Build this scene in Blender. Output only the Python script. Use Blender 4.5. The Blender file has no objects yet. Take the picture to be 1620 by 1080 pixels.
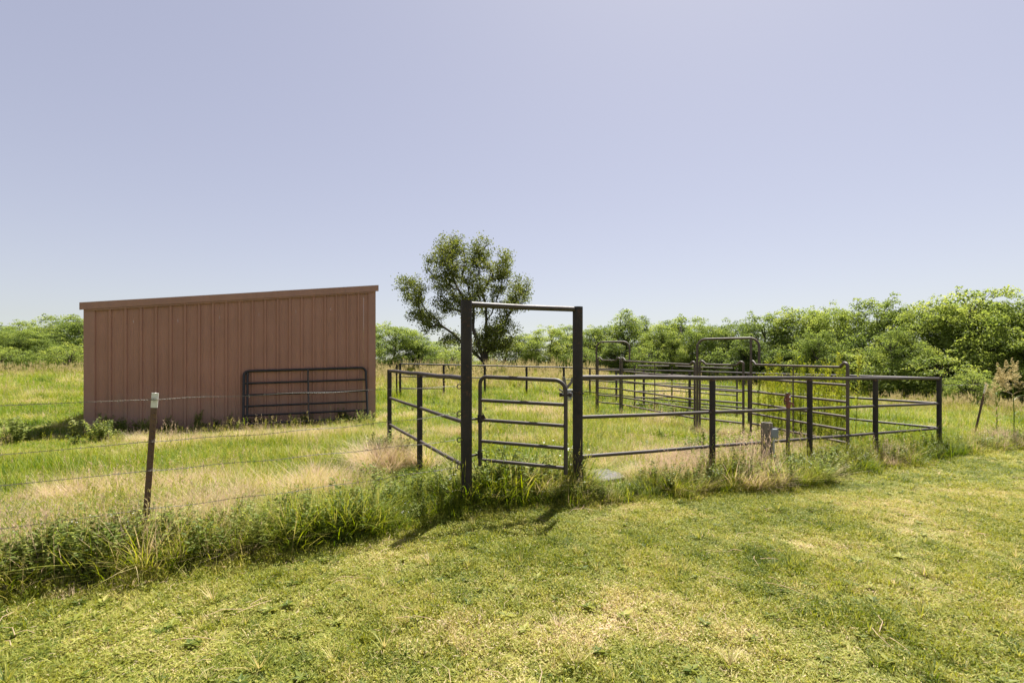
import bpy, math
import numpy as np
from mathutils import Vector, Matrix

R = math.radians
rng = np.random.default_rng(7)
SC = bpy.context.scene
COL = SC.collection

# ------------------------------------------------------------------ camera, sky, sun, exposure
CAM_H, F = 1.79, 786.0            # eye height (m); focal length in photo pixels (1620 wide)
HOR = 570.0                       # photo row of the horizon
cam = bpy.data.cameras.new('camera')
cam.sensor_width = 36.0
cam.lens = 36.0 * F / 1620.0
cam.shift_y = (HOR - 540.0) / 1620.0
cam.clip_start = 0.05
cam.clip_end = 3000
camo = bpy.data.objects.new('camera', cam)
COL.objects.link(camo)
camo.location = (0, 0, CAM_H)
camo.rotation_euler = (R(90), 0, 0)
SC.camera = camo

SUN_EL, SUN_AZ = 63.0, 27.0       # azimuth measured from +Y (view direction) towards +X
w = bpy.data.worlds.new('World')
SC.world = w
w.use_nodes = True
nt = w.node_tree
nt.nodes.clear()
sky = nt.nodes.new('ShaderNodeTexSky')
sky.sky_type = 'NISHITA'
sky.sun_disc = False
sky.sun_elevation = R(SUN_EL)
sky.sun_rotation = R(SUN_AZ)
sky.altitude = 200
sky.air_density = 1.0
sky.dust_density = 1.0
sky.ozone_density = 1.5
hs = nt.nodes.new('ShaderNodeHueSaturation')
hs.inputs['Hue'].default_value = 0.535
hs.inputs['Saturation'].default_value = 0.76
gm = nt.nodes.new('ShaderNodeGamma')      # softer zenith-to-horizon contrast of a hazy summer sky
gm.inputs[1].default_value = 0.55
bg = nt.nodes.new('ShaderNodeBackground')
bg.inputs['Strength'].default_value = 0.104
wo = nt.nodes.new('ShaderNodeOutputWorld')
nt.links.new(sky.outputs[0], gm.inputs[0])
nt.links.new(gm.outputs[0], hs.inputs['Color'])
nt.links.new(hs.outputs[0], bg.inputs['Color'])
nt.links.new(bg.outputs[0], wo.inputs['Surface'])

sun = bpy.data.lights.new('sun', 'SUN')
sun.energy = 5.0
sun.angle = R(0.55)
sun.color = (1.0, 0.955, 0.88)
suno = bpy.data.objects.new('sun', sun)
COL.objects.link(suno)
sd = Vector((math.cos(R(SUN_EL)) * math.sin(R(SUN_AZ)), math.cos(R(SUN_EL)) * math.cos(R(SUN_AZ)), math.sin(R(SUN_EL))))
suno.rotation_euler = sd.to_track_quat('Z', 'Y').to_euler()
suno.location = (5, 10, 30)

SC.view_settings.view_transform = 'Standard'
SC.view_settings.look = 'None'
SC.view_settings.gamma = 1.0
SC.view_settings.use_curve_mapping = False
SC.view_settings.exposure = 1.45
SC.cycles.use_denoising = True
SC.cycles.sample_clamp_indirect = 4.0
SC.cycles.max_bounces = 8
SC.cycles.transparent_max_bounces = 8

# ------------------------------------------------------------------ helpers
def smooth(a, b, x):
    t = np.clip((np.asarray(x, float) - a) / (b - a), 0, 1)
    return t * t * (3 - 2 * t)

_perm = np.random.default_rng(3).random((256, 256))
def vnoise(x, y):
    x = np.asarray(x, float); y = np.asarray(y, float)
    xi = np.floor(x).astype(int); yi = np.floor(y).astype(int)
    fx = x - xi; fy = y - yi
    fx = fx * fx * (3 - 2 * fx); fy = fy * fy * (3 - 2 * fy)
    g = lambda a, b: _perm[a & 255, b & 255]
    return (g(xi, yi) * (1 - fx) + g(xi + 1, yi) * fx) * (1 - fy) + (g(xi, yi + 1) * (1 - fx) + g(xi + 1, yi + 1) * fx) * fy
def fbm(x, y, o=4):
    s = 0; a = .5; t = 0
    for i in range(o):
        s = s + a * vnoise(np.asarray(x) * 2 ** i + 17.3 * i, np.asarray(y) * 2 ** i + 5.1 * i); t += a; a *= .5
    return s / t

# fence-line frame: s along the front fence, t towards the house (camera)
P1 = np.array([-0.54, 5.88]); P2 = np.array([0.865, 6.54]); PC = np.array([9.01, 10.48])
U = np.array([0.9004, 0.435]); NV = np.array([0.435, -0.9004])
def st(x, y):
    dx = np.asarray(x) - P1[0]; dy = np.asarray(y) - P1[1]
    return dx * U[0] + dy * U[1], dx * NV[0] + dy * NV[1]
def edge_t(s):
    s = np.asarray(s, float)
    return .47 - .38 * np.exp(-((s - .2) / 1.05) ** 2) + .34 * np.exp(-((s - 5.0) / 1.1) ** 2) + .10 * (vnoise(s * 1.3, s * 0 + 3.3) - .5) - .05 * smooth(7, 12, s) + .06 * (vnoise(s * 4.1, s * 0 + 9.3) - .5)

def height(x, y):
    x = np.asarray(x, float); y = np.asarray(y, float)
    h = -.019 * np.clip(x - .5, 0, 18)
    h = h + .95 * smooth(13, 50, y) * (1 - .75 * smooth(4, 20, x))
    h = h + .05 * smooth(-3, -8, x) * smooth(16, 9, y)
    h = h + .05 * (fbm(x * .35 + 3, y * .35, 3) - .5) + .012 * (vnoise(x * 2.1, y * 2.1) - .5)
    return h
def hz(x, y): return float(height(x, y))

def px_to_ground(px, py):
    Y = F * CAM_H / (py - HOR)
    for _ in range(4):
        X = (px - 810) / F * Y
        Y = F * (CAM_H - hz(X, Y)) / (py - HOR)
    return (px - 810) / F * Y, Y
def at_px(A, B, px):
    """point of the plan line A-B that stands at photo column px"""
    k = (px - 810) / F
    t = (k * A[1] - A[0]) / ((B[0] - A[0]) - k * (B[1] - A[1]))
    return A + t * (B - A)

# dead-grass patches of the field and the lawn (world x, y, radius x, radius y, strength)
DRY = []
for px, py, rx, ry, k in [(300, 775, .7, .35, .9), (120, 790, .8, .4, .8), (510, 760, .35, .25, .9), (420, 700, 1.3, .7, .6), (520, 690, 1.2, .5, .5),
                          (625, 700, .5, .5, .5), (720, 690, .4, .4, .7), (840, 655, 1.0, .5, .8), (810, 705, .7, .4, .7), (1150, 735, .8, .4, .9),
                          (1260, 715, .7, .4, .8), (960, 735, .4, .3, .7), (1130, 690, .9, .4, .6), (1060, 630, 1.6, .8, .7),
                          (760, 1000, .45, .2, .55), (640, 955, .3, .12, .6), (940, 1000, .35, .25, .5), (1150, 1010, .3, .2, .5), (1020, 960, .4, .2, .45),
                          (970, 800, .5, .2, .45), (1330, 930, .5, .2, .35), (1250, 860, .5, .3, .35), (1560, 780, 1.2, .5, .35), (1420, 800, .7, .3, .3),
                          (1560, 640, 2, 1, .5), (40, 640, 2., .8, .3), (250, 700, .9, .5, .3)]:
    x, y = px_to_ground(px, py); DRY.append((x, y, rx, ry, k))
GREEN = []
for px, py, rx, ry, k in [(850, 880, .45, .22, .5), (1010, 850, .35, .2, .5), (700, 930, .3, .15, .35), (640, 1040, .3, .15, .5), (1180, 890, .3, .2, .4),
                          (1300, 770, .9, .35, .35), (1480, 760, 1.2, .5, .35), (700, 740, .6, .6, .6), (560, 745, .4, .3, .7), (650, 690, .6, .5, .4),
                          (760, 640, 2., 1., .35), (1290, 650, 1.2, 1.0, .5), (300, 690, 1.2, .6, .2), (180, 830, 1.2, .3, .3)]:
    x, y = px_to_ground(px, py); GREEN.append((x, y, rx, ry, k))
def tint(x, y):
    """0 lush green .. 1 straw"""
    x = np.asarray(x, float); y = np.asarray(y, float)
    s, t = st(x, y)
    lawn = smooth(-.1, .1, t - edge_t(s))
    n1 = fbm(x * .9 + 40, y * .9 + 11, 4); n2 = fbm(x * .22 + 7, y * .22 + 70, 3); n3 = fbm(x * 3.1, y * 3.1 + 9, 3)
    v = .33 + .65 * (n1 - .5) + .45 * (n2 - .5) + .6 * (n3 - .5)
    v = np.where(lawn > .5, .39 + .62 * (v - .33), v - .11)
    kl = 1 - .25 * lawn
    v = v + (1 - lawn) * .34 * smooth(.55, .68, fbm(x * .9 + 90, y * 1.0 + 31, 5))
    wx = x + .5 * (n1 - .5); wy = y + .5 * (n3 - .5)
    for cx, cy, rx, ry, k in DRY:
        v = v + kl * k * .75 * np.exp(-((wx - cx) / rx) ** 2 - ((wy - cy) / ry) ** 2)
    for cx, cy, rx, ry, k in GREEN:
        v = v - kl * k * .75 * np.exp(-((wx - cx) / rx) ** 2 - ((wy - cy) / ry) ** 2)
    return np.clip(v, 0, 1)

# ---- mesh building
class MB:
    def __init__(self): self.v = []; self.f = []; self.tone = []; self.n = 0; self.mi = []
    def add(self, v, f, tone=.5, mi=0):
        v = np.asarray(v, float)
        self.f += [tuple(int(i) + self.n for i in q) for q in f]; self.mi += [mi] * len(f)
        self.v.append(v); self.tone.append(np.full(len(v), tone) if np.isscalar(tone) else np.asarray(tone)); self.n += len(v)
        return self
    def tube(self, pts, r, seg=8, cap=True, tone=.5, mi=0):
        pts = np.asarray(pts, float); n = len(pts)
        rr = np.full(n, r) if np.isscalar(r) else np.asarray(r, float)
        tan = np.gradient(pts, axis=0); tan /= np.linalg.norm(tan, axis=1)[:, None] + 1e-9
        ref = np.array([0, 0, 1.]) if abs(tan[0][2]) < .9 else np.array([1., 0, 0])
        a = np.cross(tan[0], ref); a /= np.linalg.norm(a)
        V = []
        for i in range(n):
            a = a - tan[i] * a.dot(tan[i]); a /= np.linalg.norm(a) + 1e-9
            b = np.cross(tan[i], a)
            for k in range(seg):
                th = 2 * math.pi * k / seg
                V.append(pts[i] + rr[i] * (math.cos(th) * a + math.sin(th) * b))
        fs = []
        for i in range(n - 1):
            for k in range(seg):
                k2 = (k + 1) % seg
                fs.append((i * seg + k, i * seg + k2, (i + 1) * seg + k2, (i + 1) * seg + k))
        if cap:
            V += V[:seg]; V += V[(n - 1) * seg:n * seg]
            fs.append(tuple(n * seg + k for k in range(seg - 1, -1, -1))); fs.append(tuple((n + 1) * seg + k for k in range(seg)))
        return self.add(V, fs, tone, mi)
    def box(self, c, size, rz=0, bevel=0, tone=.5, mi=0):
        sx, sy, sz = [q / 2 for q in size]
        b = min(bevel, sx, sy, sz)
        ca, sa = math.cos(rz), math.sin(rz)
        if b <= 0:
            V = [(x, y, z) for z in (-sz, sz) for (x, y) in ((-sx, -sy), (sx, -sy), (sx, sy), (-sx, sy))]
            fs = [(3, 2, 1, 0), (4, 5, 6, 7), (0, 1, 5, 4), (1, 2, 6, 5), (2, 3, 7, 6), (3, 0, 4, 7)]
        else:
            ring = [(-sx + b, -sy), (sx - b, -sy), (sx, -sy + b), (sx, sy - b), (sx - b, sy), (-sx + b, sy), (-sx, sy - b), (-sx, -sy + b)]
            ins = [(np.sign(x) * (abs(x) - b * .7), np.sign(y) * (abs(y) - b * .7)) for x, y in ring]
            V = [(x, y, -sz) for x, y in ins] + [(x, y, -sz + b) for x, y in ring] + [(x, y, sz - b) for x, y in ring] + [(x, y, sz) for x, y in ins]
            fs = [tuple(range(7, -1, -1)), tuple(range(24, 32))]
            for l in range(3):
                for k in range(8):
                    fs.append((l * 8 + k, l * 8 + (k + 1) % 8, l * 8 + 8 + (k + 1) % 8, l * 8 + 8 + k))
        V = np.array(V, float); X = V[:, 0] * ca - V[:, 1] * sa; Y = V[:, 0] * sa + V[:, 1] * ca
        return self.add(np.stack([X + c[0], Y + c[1], V[:, 2] + c[2]], 1), fs, tone, mi)
    def mesh(self, name, mats, smooth_=False):
        me = bpy.data.meshes.new(name)
        V = np.concatenate(self.v)
        me.from_pydata(V.tolist(), [], self.f)
        at = me.attributes.new('tone', 'FLOAT', 'POINT'); at.data.foreach_set('value', np.concatenate(self.tone).astype(np.float32))
        for m in (mats if isinstance(mats, (list, tuple)) else [mats]): me.materials.append(m)
        if max(self.mi): me.polygons.foreach_set('material_index', self.mi)
        if smooth_:
            me.polygons.foreach_set('use_smooth', [len(f) <= 4 for f in self.f])
        me.update()
        return me
    def obj(self, name, mats, parent=None, smooth_=False):
        if parent is not None:
            o3 = np.array(parent.get('_org', (0, 0, 0)))
            self.v = [q - o3 for q in self.v]
        ob = bpy.data.objects.new(name, self.mesh(name, mats, smooth_))
        COL.objects.link(ob)
        if parent is not None: ob.parent = parent
        return ob

ORG = {}
def thing(name, label, cat, loc, group=None):
    o = bpy.data.objects.new(name, None)
    COL.objects.link(o)
    o.empty_display_size = .2
    o.location = loc
    o['label'] = label; o['category'] = cat
    if group: o['group'] = group
    o['_org'] = [float(q) for q in loc]
    ORG[o] = 1
    return o
def tag(o, label, cat=None, group=None, kind=None):
    o['label'] = label
    if cat: o['category'] = cat
    if group: o['group'] = group
    if kind: o['kind'] = kind
    return o

# ---- materials
def mat(name):
    m = bpy.data.materials.new(name); m.use_nodes = True
    n = m.node_tree; b = n.nodes['Principled BSDF']
    return m, n, b
def N(n, t, **kw):
    q = n.nodes.new(t)
    for k, v in kw.items(): setattr(q, k, v)
    return q
def ramp(n, stops, interp='LINEAR'):
    q = n.nodes.new('ShaderNodeValToRGB'); q.color_ramp.interpolation = interp
    e = q.color_ramp.elements
    while len(e) < len(stops): e.new(.5)
    for a, (p, c) in zip(e, stops): a.position = p; a.color = (*c, 1)
    return q
def noise(n, scale, detail=4, coord=None, rough=.55):
    q = n.nodes.new('ShaderNodeTexNoise'); q.inputs['Scale'].default_value = scale; q.inputs['Detail'].default_value = detail; q.inputs['Roughness'].default_value = rough
    if coord is not None: n.links.new(coord, q.inputs['Vector'])
    return q
def world_pos(n): return n.nodes.new('ShaderNodeNewGeometry').outputs['Position']

def pipe_mat(name, c0, c1, crust, amount, rough=.5, spec=.5):
    """old painted steel pipe: two paint tones, rust patches"""
    m, n, b = mat(name); L = n.links.new; p = world_pos(n)
    a = noise(n, 5, 5, p); r = ramp(n, [(.3, c0), (.7, c1)]); L(a.outputs['Fac'], r.inputs[0])
    a2 = noise(n, 14, 6, p, .7); r2 = ramp(n, [(amount, (0, 0, 0)), (amount + .12, (1, 1, 1))]); L(a2.outputs['Fac'], r2.inputs[0])
    mx = N(n, 'ShaderNodeMixRGB'); L(r2.outputs[0], mx.inputs[0]); L(r.outputs[0], mx.inputs[1]); mx.inputs[2].default_value = (*crust, 1)
    L(mx.outputs[0], b.inputs['Base Color'])
    rr = N(n, 'ShaderNodeMapRange'); L(a2.outputs['Fac'], rr.inputs[0]); rr.inputs[3].default_value = rough - .12; rr.inputs[4].default_value = rough + .25; L(rr.outputs[0], b.inputs['Roughness'])
    bp = N(n, 'ShaderNodeBump'); bp.inputs['Strength'].default_value = .25; bp.inputs['Distance'].default_value = .004
    a3 = noise(n, 60, 4, p); L(a3.outputs['Fac'], bp.inputs['Height']); L(bp.outputs[0], b.inputs['Normal'])
    b.inputs['Specular IOR Level'].default_value = spec
    return m
M = {}
M['pipe'] = pipe_mat('dark_painted_pipe', (.018, .014, .015), (.034, .026, .025), (.09, .045, .030), .57, .55, .3)
M['rail'] = pipe_mat('weathered_rail_pipe', (.030, .022, .020), (.060, .043, .037), (.10, .052, .032), .58)
M['panel_pipe'] = pipe_mat('brown_panel_tube', (.060, .042, .032), (.105, .075, .056), (.13, .07, .04), .6)
M['black_gate'] = pipe_mat('black_gate_tube', (.012, .011, .012), (.022, .019, .019), (.05, .03, .022), .66)
M['rust'] = pipe_mat('rusty_pipe', (.07, .04, .026), (.13, .075, .05), (.20, .10, .055), .5, .75)
M['tpost'] = pipe_mat('rust_brown_t_post', (.075, .040, .026), (.125, .068, .042), (.17, .085, .048), .55, .6)
M['wire'] = pipe_mat('old_fence_wire', (.10, .088, .075), (.18, .155, .13), (.09, .06, .04), .55, .5)
M['chain'] = pipe_mat('dark_chain', (.03, .025, .022), (.06, .05, .045), (.1, .05, .03), .55, .5)
M['white_cap'] = pipe_mat('chipped_white_paint', (.58, .57, .53), (.68, .67, .63), (.22, .18, .14), .64, .6)
M['redpaint'] = pipe_mat('faded_red_paint', (.20, .055, .04), (.27, .10, .07), (.13, .065, .04), .5, .7)
M['boxgrey'] = pipe_mat('grey_plastic', (.17, .19, .22), (.21, .23, .26), (.14, .15, .17), .7, .45)
M['conduit'] = pipe_mat('pale_conduit', (.42, .43, .44), (.5, .5, .5), (.3, .3, .3), .7, .45)
M['trough'] = pipe_mat('galvanised_steel', (.24, .25, .27), (.34, .35, .37), (.16, .12, .09), .68, .45)

def wood_mat():
    m, n, b = mat('weathered_timber'); L = n.links.new; p = world_pos(n)
    mp = N(n, 'ShaderNodeMapping'); L(p, mp.inputs[0]); mp.inputs['Scale'].default_value = (1, 1, .08)
    a = noise(n, 70, 5, mp.outputs[0]); r = ramp(n, [(.3, (.09, .075, .06)), (.55, (.18, .155, .12)), (.75, (.25, .22, .18))]); L(a.outputs['Fac'], r.inputs[0]); L(r.outputs[0], b.inputs['Base Color'])
    b.inputs['Roughness'].default_value = .85
    bp = N(n, 'ShaderNodeBump'); bp.inputs['Strength'].default_value = .5; bp.inputs['Distance'].default_value = .004; L(a.outputs['Fac'], bp.inputs['Height']); L(bp.outputs[0], b.inputs['Normal'])
    return m
M['wood'] = wood_mat()
def concrete_mat():
    m, n, b = mat('old_concrete'); L = n.links.new; p = world_pos(n)
    a = noise(n, 8, 7, p, .65); r = ramp(n, [(.3, (.085, .08, .08)), (.7, (.145, .137, .133))]); L(a.outputs['Fac'], r.inputs[0]); L(r.outputs[0], b.inputs['Base Color']); b.inputs['Roughness'].default_value = .9
    bp = N(n, 'ShaderNodeBump'); bp.inputs['Strength'].default_value = .4; bp.inputs['Distance'].default_value = .006; L(a.outputs['Fac'], bp.inputs['Height']); L(bp.outputs[0], b.inputs['Normal'])
    return m
M['concrete'] = concrete_mat()
def sheet_mat(name, c, streak=.5):
    """painted steel sheeting: faint chalking, dust streaks, oil-canning"""
    m, n, b = mat(name); L = n.links.new; p = world_pos(n)
    mp = N(n, 'ShaderNodeMapping'); L(p, mp.inputs[0]); mp.inputs['Scale'].default_value = (1, 1, .12)
    a = noise(n, 9, 6, mp.outputs[0], .6); a1 = noise(n, .9, 3, p)
    ad = N(n, 'ShaderNodeMath', operation='ADD'); L(a.outputs['Fac'], ad.inputs[0]); L(a1.outputs['Fac'], ad.inputs[1])
    hf = N(n, 'ShaderNodeMath', operation='MULTIPLY'); L(ad.outputs[0], hf.inputs[0]); hf.inputs[1].default_value = .5
    k = np.array(c)
    r = ramp(n, [(.3, tuple(k * .86)), (.5, tuple(k)), (.72, tuple(k * 1.12 + .012 * streak))]); L(hf.outputs[0], r.inputs[0])
    sx_ = N(n, 'ShaderNodeSeparateXYZ'); L(p, sx_.inputs[0])
    dn = noise(n, 3.5, 6, p, .7)
    dm = N(n, 'ShaderNodeMath', operation='MULTIPLY_ADD'); L(dn.outputs['Fac'], dm.inputs[0]); dm.inputs[1].default_value = -1.6; L(sx_.outputs['Z'], dm.inputs[2])
    dr = N(n, 'ShaderNodeMapRange'); L(dm.outputs[0], dr.inputs[0]); dr.inputs[1].default_value = -.55; dr.inputs[2].default_value = .25; dr.inputs[3].default_value = .5; dr.inputs[4].default_value = 0.
    dx = N(n, 'ShaderNodeMixRGB'); L(dr.outputs[0], dx.inputs[0]); L(r.outputs[0], dx.inputs[1]); dx.inputs[2].default_value = (.27, .20, .15, 1)
    L(dx.outputs[0], b.inputs['Base Color'])
    b.inputs['Roughness'].default_value = .48; b.inputs['Specular IOR Level'].default_value = .4
    mp2 = N(n, 'ShaderNodeMapping'); L(p, mp2.inputs[0]); mp2.inputs['Scale'].default_value = (1, 1, 2.2)
    a2 = noise(n, 1.3, 3, mp2.outputs[0], .5)
    bp = N(n, 'ShaderNodeBump'); bp.inputs['Strength'].default_value = .35; bp.inputs['Distance'].default_value = .05; L(a2.outputs['Fac'], bp.inputs['Height']); L(bp.outputs[0], b.inputs['Normal'])
    return m
M['sheet'] = sheet_mat('brown_steel_sheet', (.335, .166, .120))
M['trim'] = sheet_mat('brown_steel_trim', (.325, .170, .128))
M['roof'] = sheet_mat('roof_sheet', (.42, .27, .21))

def leaf_mat(name, stops, transl=.42, inst=False, tw=.5, rough=.55, obj_rand=0., spec=.22):
    """plant tissue: diffuse + translucent; colour from per-leaf tone and (for scattered plants) the dryness of the spot"""
    m, n, b = mat(name); L = n.links.new
    at = N(n, 'ShaderNodeAttribute'); at.attribute_name = 'tone'
    fac = at.outputs['Fac']
    def mul(x, k):
        q = N(n, 'ShaderNodeMath', operation='MULTIPLY'); L(x, q.inputs[0]); q.inputs[1].default_value = k; return q.outputs[0]
    def add(x, y):
        q = N(n, 'ShaderNodeMath', operation='ADD'); L(x, q.inputs[0])
        if isinstance(y, (int, float)): q.inputs[1].default_value = y
        else: L(y, q.inputs[1])
        return q.outputs[0]
    if inst:
        it = N(n, 'ShaderNodeAttribute'); it.attribute_name = 'tint'; it.attribute_type = 'INSTANCER'
        fac = add(add(mul(fac, tw), it.outputs['Fac']), -tw / 2)
    if obj_rand:
        oi = N(n, 'ShaderNodeObjectInfo')
        fac = add(add(mul(oi.outputs['Random'], obj_rand), fac), -obj_rand / 2)
    r = ramp(n, stops); L(fac, r.inputs[0])
    b.inputs['Roughness'].default_value = rough; b.inputs['Specular IOR Level'].default_value = spec
    L(r.outputs[0], b.inputs['Base Color'])
    tr = N(n, 'ShaderNodeBsdfTranslucent')
    hsv = N(n, 'ShaderNodeHueSaturation'); L(r.outputs[0], hsv.inputs['Color']); hsv.inputs['Saturation'].default_value = 1.12; hsv.inputs['Value'].default_value = 1.25; hsv.inputs['Hue'].default_value = .492
    L(hsv.outputs[0], tr.inputs['Color'])
    ms = N(n, 'ShaderNodeMixShader'); ms.inputs[0].default_value = transl
    L(b.outputs[0], ms.inputs[1]); L(tr.outputs[0], ms.inputs[2])
    L(ms.outputs[0], n.nodes['Material Output'].inputs['Surface'])
    return m
GRASS = [(0, (.075, .135, .012)), (.3, (.195, .250, .022)), (.55, (.325, .335, .050)), (.78, (.46, .39, .16)), (1, (.57, .435, .32))]
M['grass'] = leaf_mat('field_grass', GRASS, .42, True, .7)
M['lawn'] = leaf_mat('lawn_grass', [(0, (.072, .110, .014)), (.3, (.205, .230, .030)), (.55, (.350, .345, .070)), (.78, (.50, .425, .18)), (1, (.62, .50, .35))], .42, True, .85)
M['straw'] = leaf_mat('dry_straw', [(0, (.22, .16, .085)), (.5, (.34, .265, .165)), (1, (.46, .38, .27))], .35)
M['plume'] = leaf_mat('seed_plume', [(0, (.34, .28, .13)), (.5, (.50, .43, .22)), (1, (.62, .55, .33))], .5)
M['weed'] = leaf_mat('weed_leaf', [(0, (.085, .125, .026)), (.5, (.205, .252, .056)), (1, (.37, .38, .13))], .52, True, .8)
M['horseweed'] = leaf_mat('horseweed_leaf', [(0, (.10, .14, .018)), (.5, (.21, .25, .03)), (1, (.34, .35, .06))], .5, True, .8)
M['petal'] = leaf_mat('white_petal', [(0, (.7, .7, .66)), (1, (.8, .8, .78))], .3)
M['leaf'] = leaf_mat('hedge_leaf', [(0, (.080, .118, .034)), (.45, (.182, .240, .060)), (.8, (.285, .340, .082)), (1, (.35, .39, .10))], .53, obj_rand=.4)
M['elm'] = leaf_mat('elm_leaf', [(0, (.075, .098, .022)), (.6, (.145, .170, .036)), (1, (.235, .25, .06))], .42)
def bark_mat():
    m, n, b = mat('bark'); L = n.links.new; p = world_pos(n)
    a = noise(n, 12, 5, p); r = ramp(n, [(.3, (.035, .028, .022)), (.7, (.10, .082, .066))]); L(a.outputs['Fac'], r.inputs[0]); L(r.outputs[0], b.inputs['Base Color']); b.inputs['Roughness'].default_value = .9
    return m
M['bark'] = bark_mat()
def ground_mat():
    m, n, b = mat('ground_cover'); L = n.links.new; p = world_pos(n)
    at = N(n, 'ShaderNodeAttribute'); at.attribute_name = 'tint'
    a = noise(n, 22, 7, p, .7); a2 = noise(n, 2.5, 5, p, .6)
    s1 = N(n, 'ShaderNodeMath', operation='MULTIPLY_ADD'); L(a.outputs['Fac'], s1.inputs[0]); s1.inputs[1].default_value = .7; L(at.outputs['Fac'], s1.inputs[2])
    s2 = N(n, 'ShaderNodeMath', operation='MULTIPLY_ADD'); L(a2.outputs['Fac'], s2.inputs[0]); s2.inputs[1].default_value = .3; L(s1.outputs[0], s2.inputs[2])
    s3 = N(n, 'ShaderNodeMath', operation='SUBTRACT'); L(s2.outputs[0], s3.inputs[0]); s3.inputs[1].default_value = .5
    r = ramp(n, [(0, (.045, .065, .010)), (.35, (.105, .120, .022)), (.6, (.19, .175, .055)), (1, (.32, .25, .16))]); L(s3.outputs[0], r.inputs[0])
    L(r.outputs[0], b.inputs['Base Color']); b.inputs['Roughness'].default_value = .95; b.inputs['Specular IOR Level'].default_value = .1
    bp = N(n, 'ShaderNodeBump'); bp.inputs['Strength'].default_value = .6; bp.inputs['Distance'].default_value = .03; L(a.outputs['Fac'], bp.inputs['Height']); L(bp.outputs[0], b.inputs['Normal'])
    return m
M['ground'] = ground_mat()

# ------------------------------------------------------------------ ground
def axis(lo, hi, a, b, step, grow=1.12):
    c = list(np.arange(a, b + 1e-6, step)); d = step; q = c[-1]
    while q < hi: d *= grow; q += d; c.append(q)
    d = step; q = c[0]
    while q > lo: d *= grow; q -= d; c.insert(0, q)
    return np.array(c)
gx = axis(-600, 600, -7, 12, .11); gy = axis(-60, 900, 2, 13, .11, 1.07)
GX, GY = np.meshgrid(gx, gy)
GZ = height(GX, GY)
nx, ny = len(gx), len(gy)
me = bpy.data.meshes.new('ground')
idx = np.arange(nx * ny).reshape(ny, nx)
quads = np.stack([idx[:-1, :-1], idx[:-1, 1:], idx[1:, 1:], idx[1:, :-1]], -1).reshape(-1, 4)
me.from_pydata(np.stack([GX, GY, GZ], -1).reshape(-1, 3).tolist(), [], quads.tolist())
ta = me.attributes.new('tint', 'FLOAT', 'POINT'); ta.data.foreach_set('value', tint(GX, GY).ravel().astype(np.float32))
me.polygons.foreach_set('use_smooth', [True] * len(me.polygons))
me.materials.append(M['ground'])
ground = bpy.data.objects.new('ground', me); COL.objects.link(ground)
tag(ground, 'gently sloping grassy ground of the lawn and pasture', kind='structure')

# ------------------------------------------------------------------ shed
SL = np.array([-10.12, 11.8]); SR = np.array([-4.09, 14.75])
SU = (SR - SL) / np.linalg.norm(SR - SL); SW = float(np.linalg.norm(SR - SL))
SN = np.array([SU[1], -SU[0]])             # outward normal of the visible end wall
ZL0, ZL1, ZR1 = 0.0, 3.04, 3.88            # ground, eave height low side, high side
SD = 5.6                                   # depth of the shed
sang = math.atan2(SU[1], SU[0])
def sp(a, d, z):                           # shed frame: a along the wall, d behind it
    q = SL + SU * a - SN * d
    return (q[0], q[1], z)
def roof_z(a): return ZL1 + (ZR1 - ZL1) * a / SW
shed = thing('shed', 'brown ribbed steel lean-to shed with sloping roof edge', 'shed', (*((SL + SR) / 2), 0.0))
wall = bpy.data.objects.new('wall', None); COL.objects.link(wall); wall.parent = shed; wall['_org'] = shed['_org']
def rib_profile(a0, a1, first, pitch, xs_only=False):
    """a (along), d (outwards) pairs of a sheet between a0 and a1 with ribs at first + k*pitch"""
    pr = [(a0, 0.)]
    k = math.ceil((a0 - first) / pitch + .12)
    while first + k * pitch < a1 - .03:
        c = first + k * pitch
        for q, d in ((-.042, 0), (-.022, .036), (.022, .036), (.042, 0)): pr.append((c + q, d))
        for q in (.10, .20):
            if c + q < a1 - .03:
                for e, d in ((-.018, 0), (-.008, .004), (.008, .004), (.018, 0)): pr.append((c + q + e, d))
        k += 1
    pr.append((a1, 0.))
    return pr
PITCH = SW / 22
pw = PITCH * 3
a = 0.
while a < SW - .05:
    b_ = min(a + pw, SW)
    pr = rib_profile(a + .001, b_ - .001, PITCH / 2, PITCH)
    V = []; fs = []
    rows = 8
    for i, (q, d) in enumerate(pr):
        for j in range(rows + 1):
            z = -.15 + (roof_z(q) - .02 + .15) * j / rows
            V.append(sp(q, -d, z))
    n1 = rows + 1
    for i in range(len(pr) - 1):
        for j in range(rows): fs.append((i * n1 + j, (i + 1) * n1 + j, (i + 1) * n1 + j + 1, i * n1 + j + 1))
    MB().add(V, fs).obj('panel', M['sheet'], wall)
    a = b_
for z, dz in ((.9, 0), (2.0, 0)):          # screw lines
    mb = MB()
    for k in range(22):
        c = PITCH * (k + .5) - .07
        if c < .1: continue
        mb.tube([sp(c, -.001, z), sp(c, -.009, z)], .007, 6)
    o = mb.obj('screw_row', M['trim'], wall); o['kind'] = 'stuff'
def vbox(a0, a1, d0, d1, z0a, z1a, z0b=None, z1b=None):
    z0b = z0a if z0b is None else z0b; z1b = z1a if z1b is None else z1b
    V = [sp(a0, d0, z0a), sp(a1, d0, z0b), sp(a1, d1, z0b), sp(a0, d1, z0a), sp(a0, d0, z1a), sp(a1, d0, z1b), sp(a1, d1, z1b), sp(a0, d1, z1a)]
    return V, [(3, 2, 1, 0), (4, 5, 6, 7), (0, 1, 5, 4), (1, 2, 6, 5), (2, 3, 7, 6), (3, 0, 4, 7)]
MB().add(*vbox(-.035, .17, -.037, .12, -.15, roof_z(-.035) - .03, None, roof_z(.17) - .03)).obj('corner_trim', M['trim'], shed)
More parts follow.
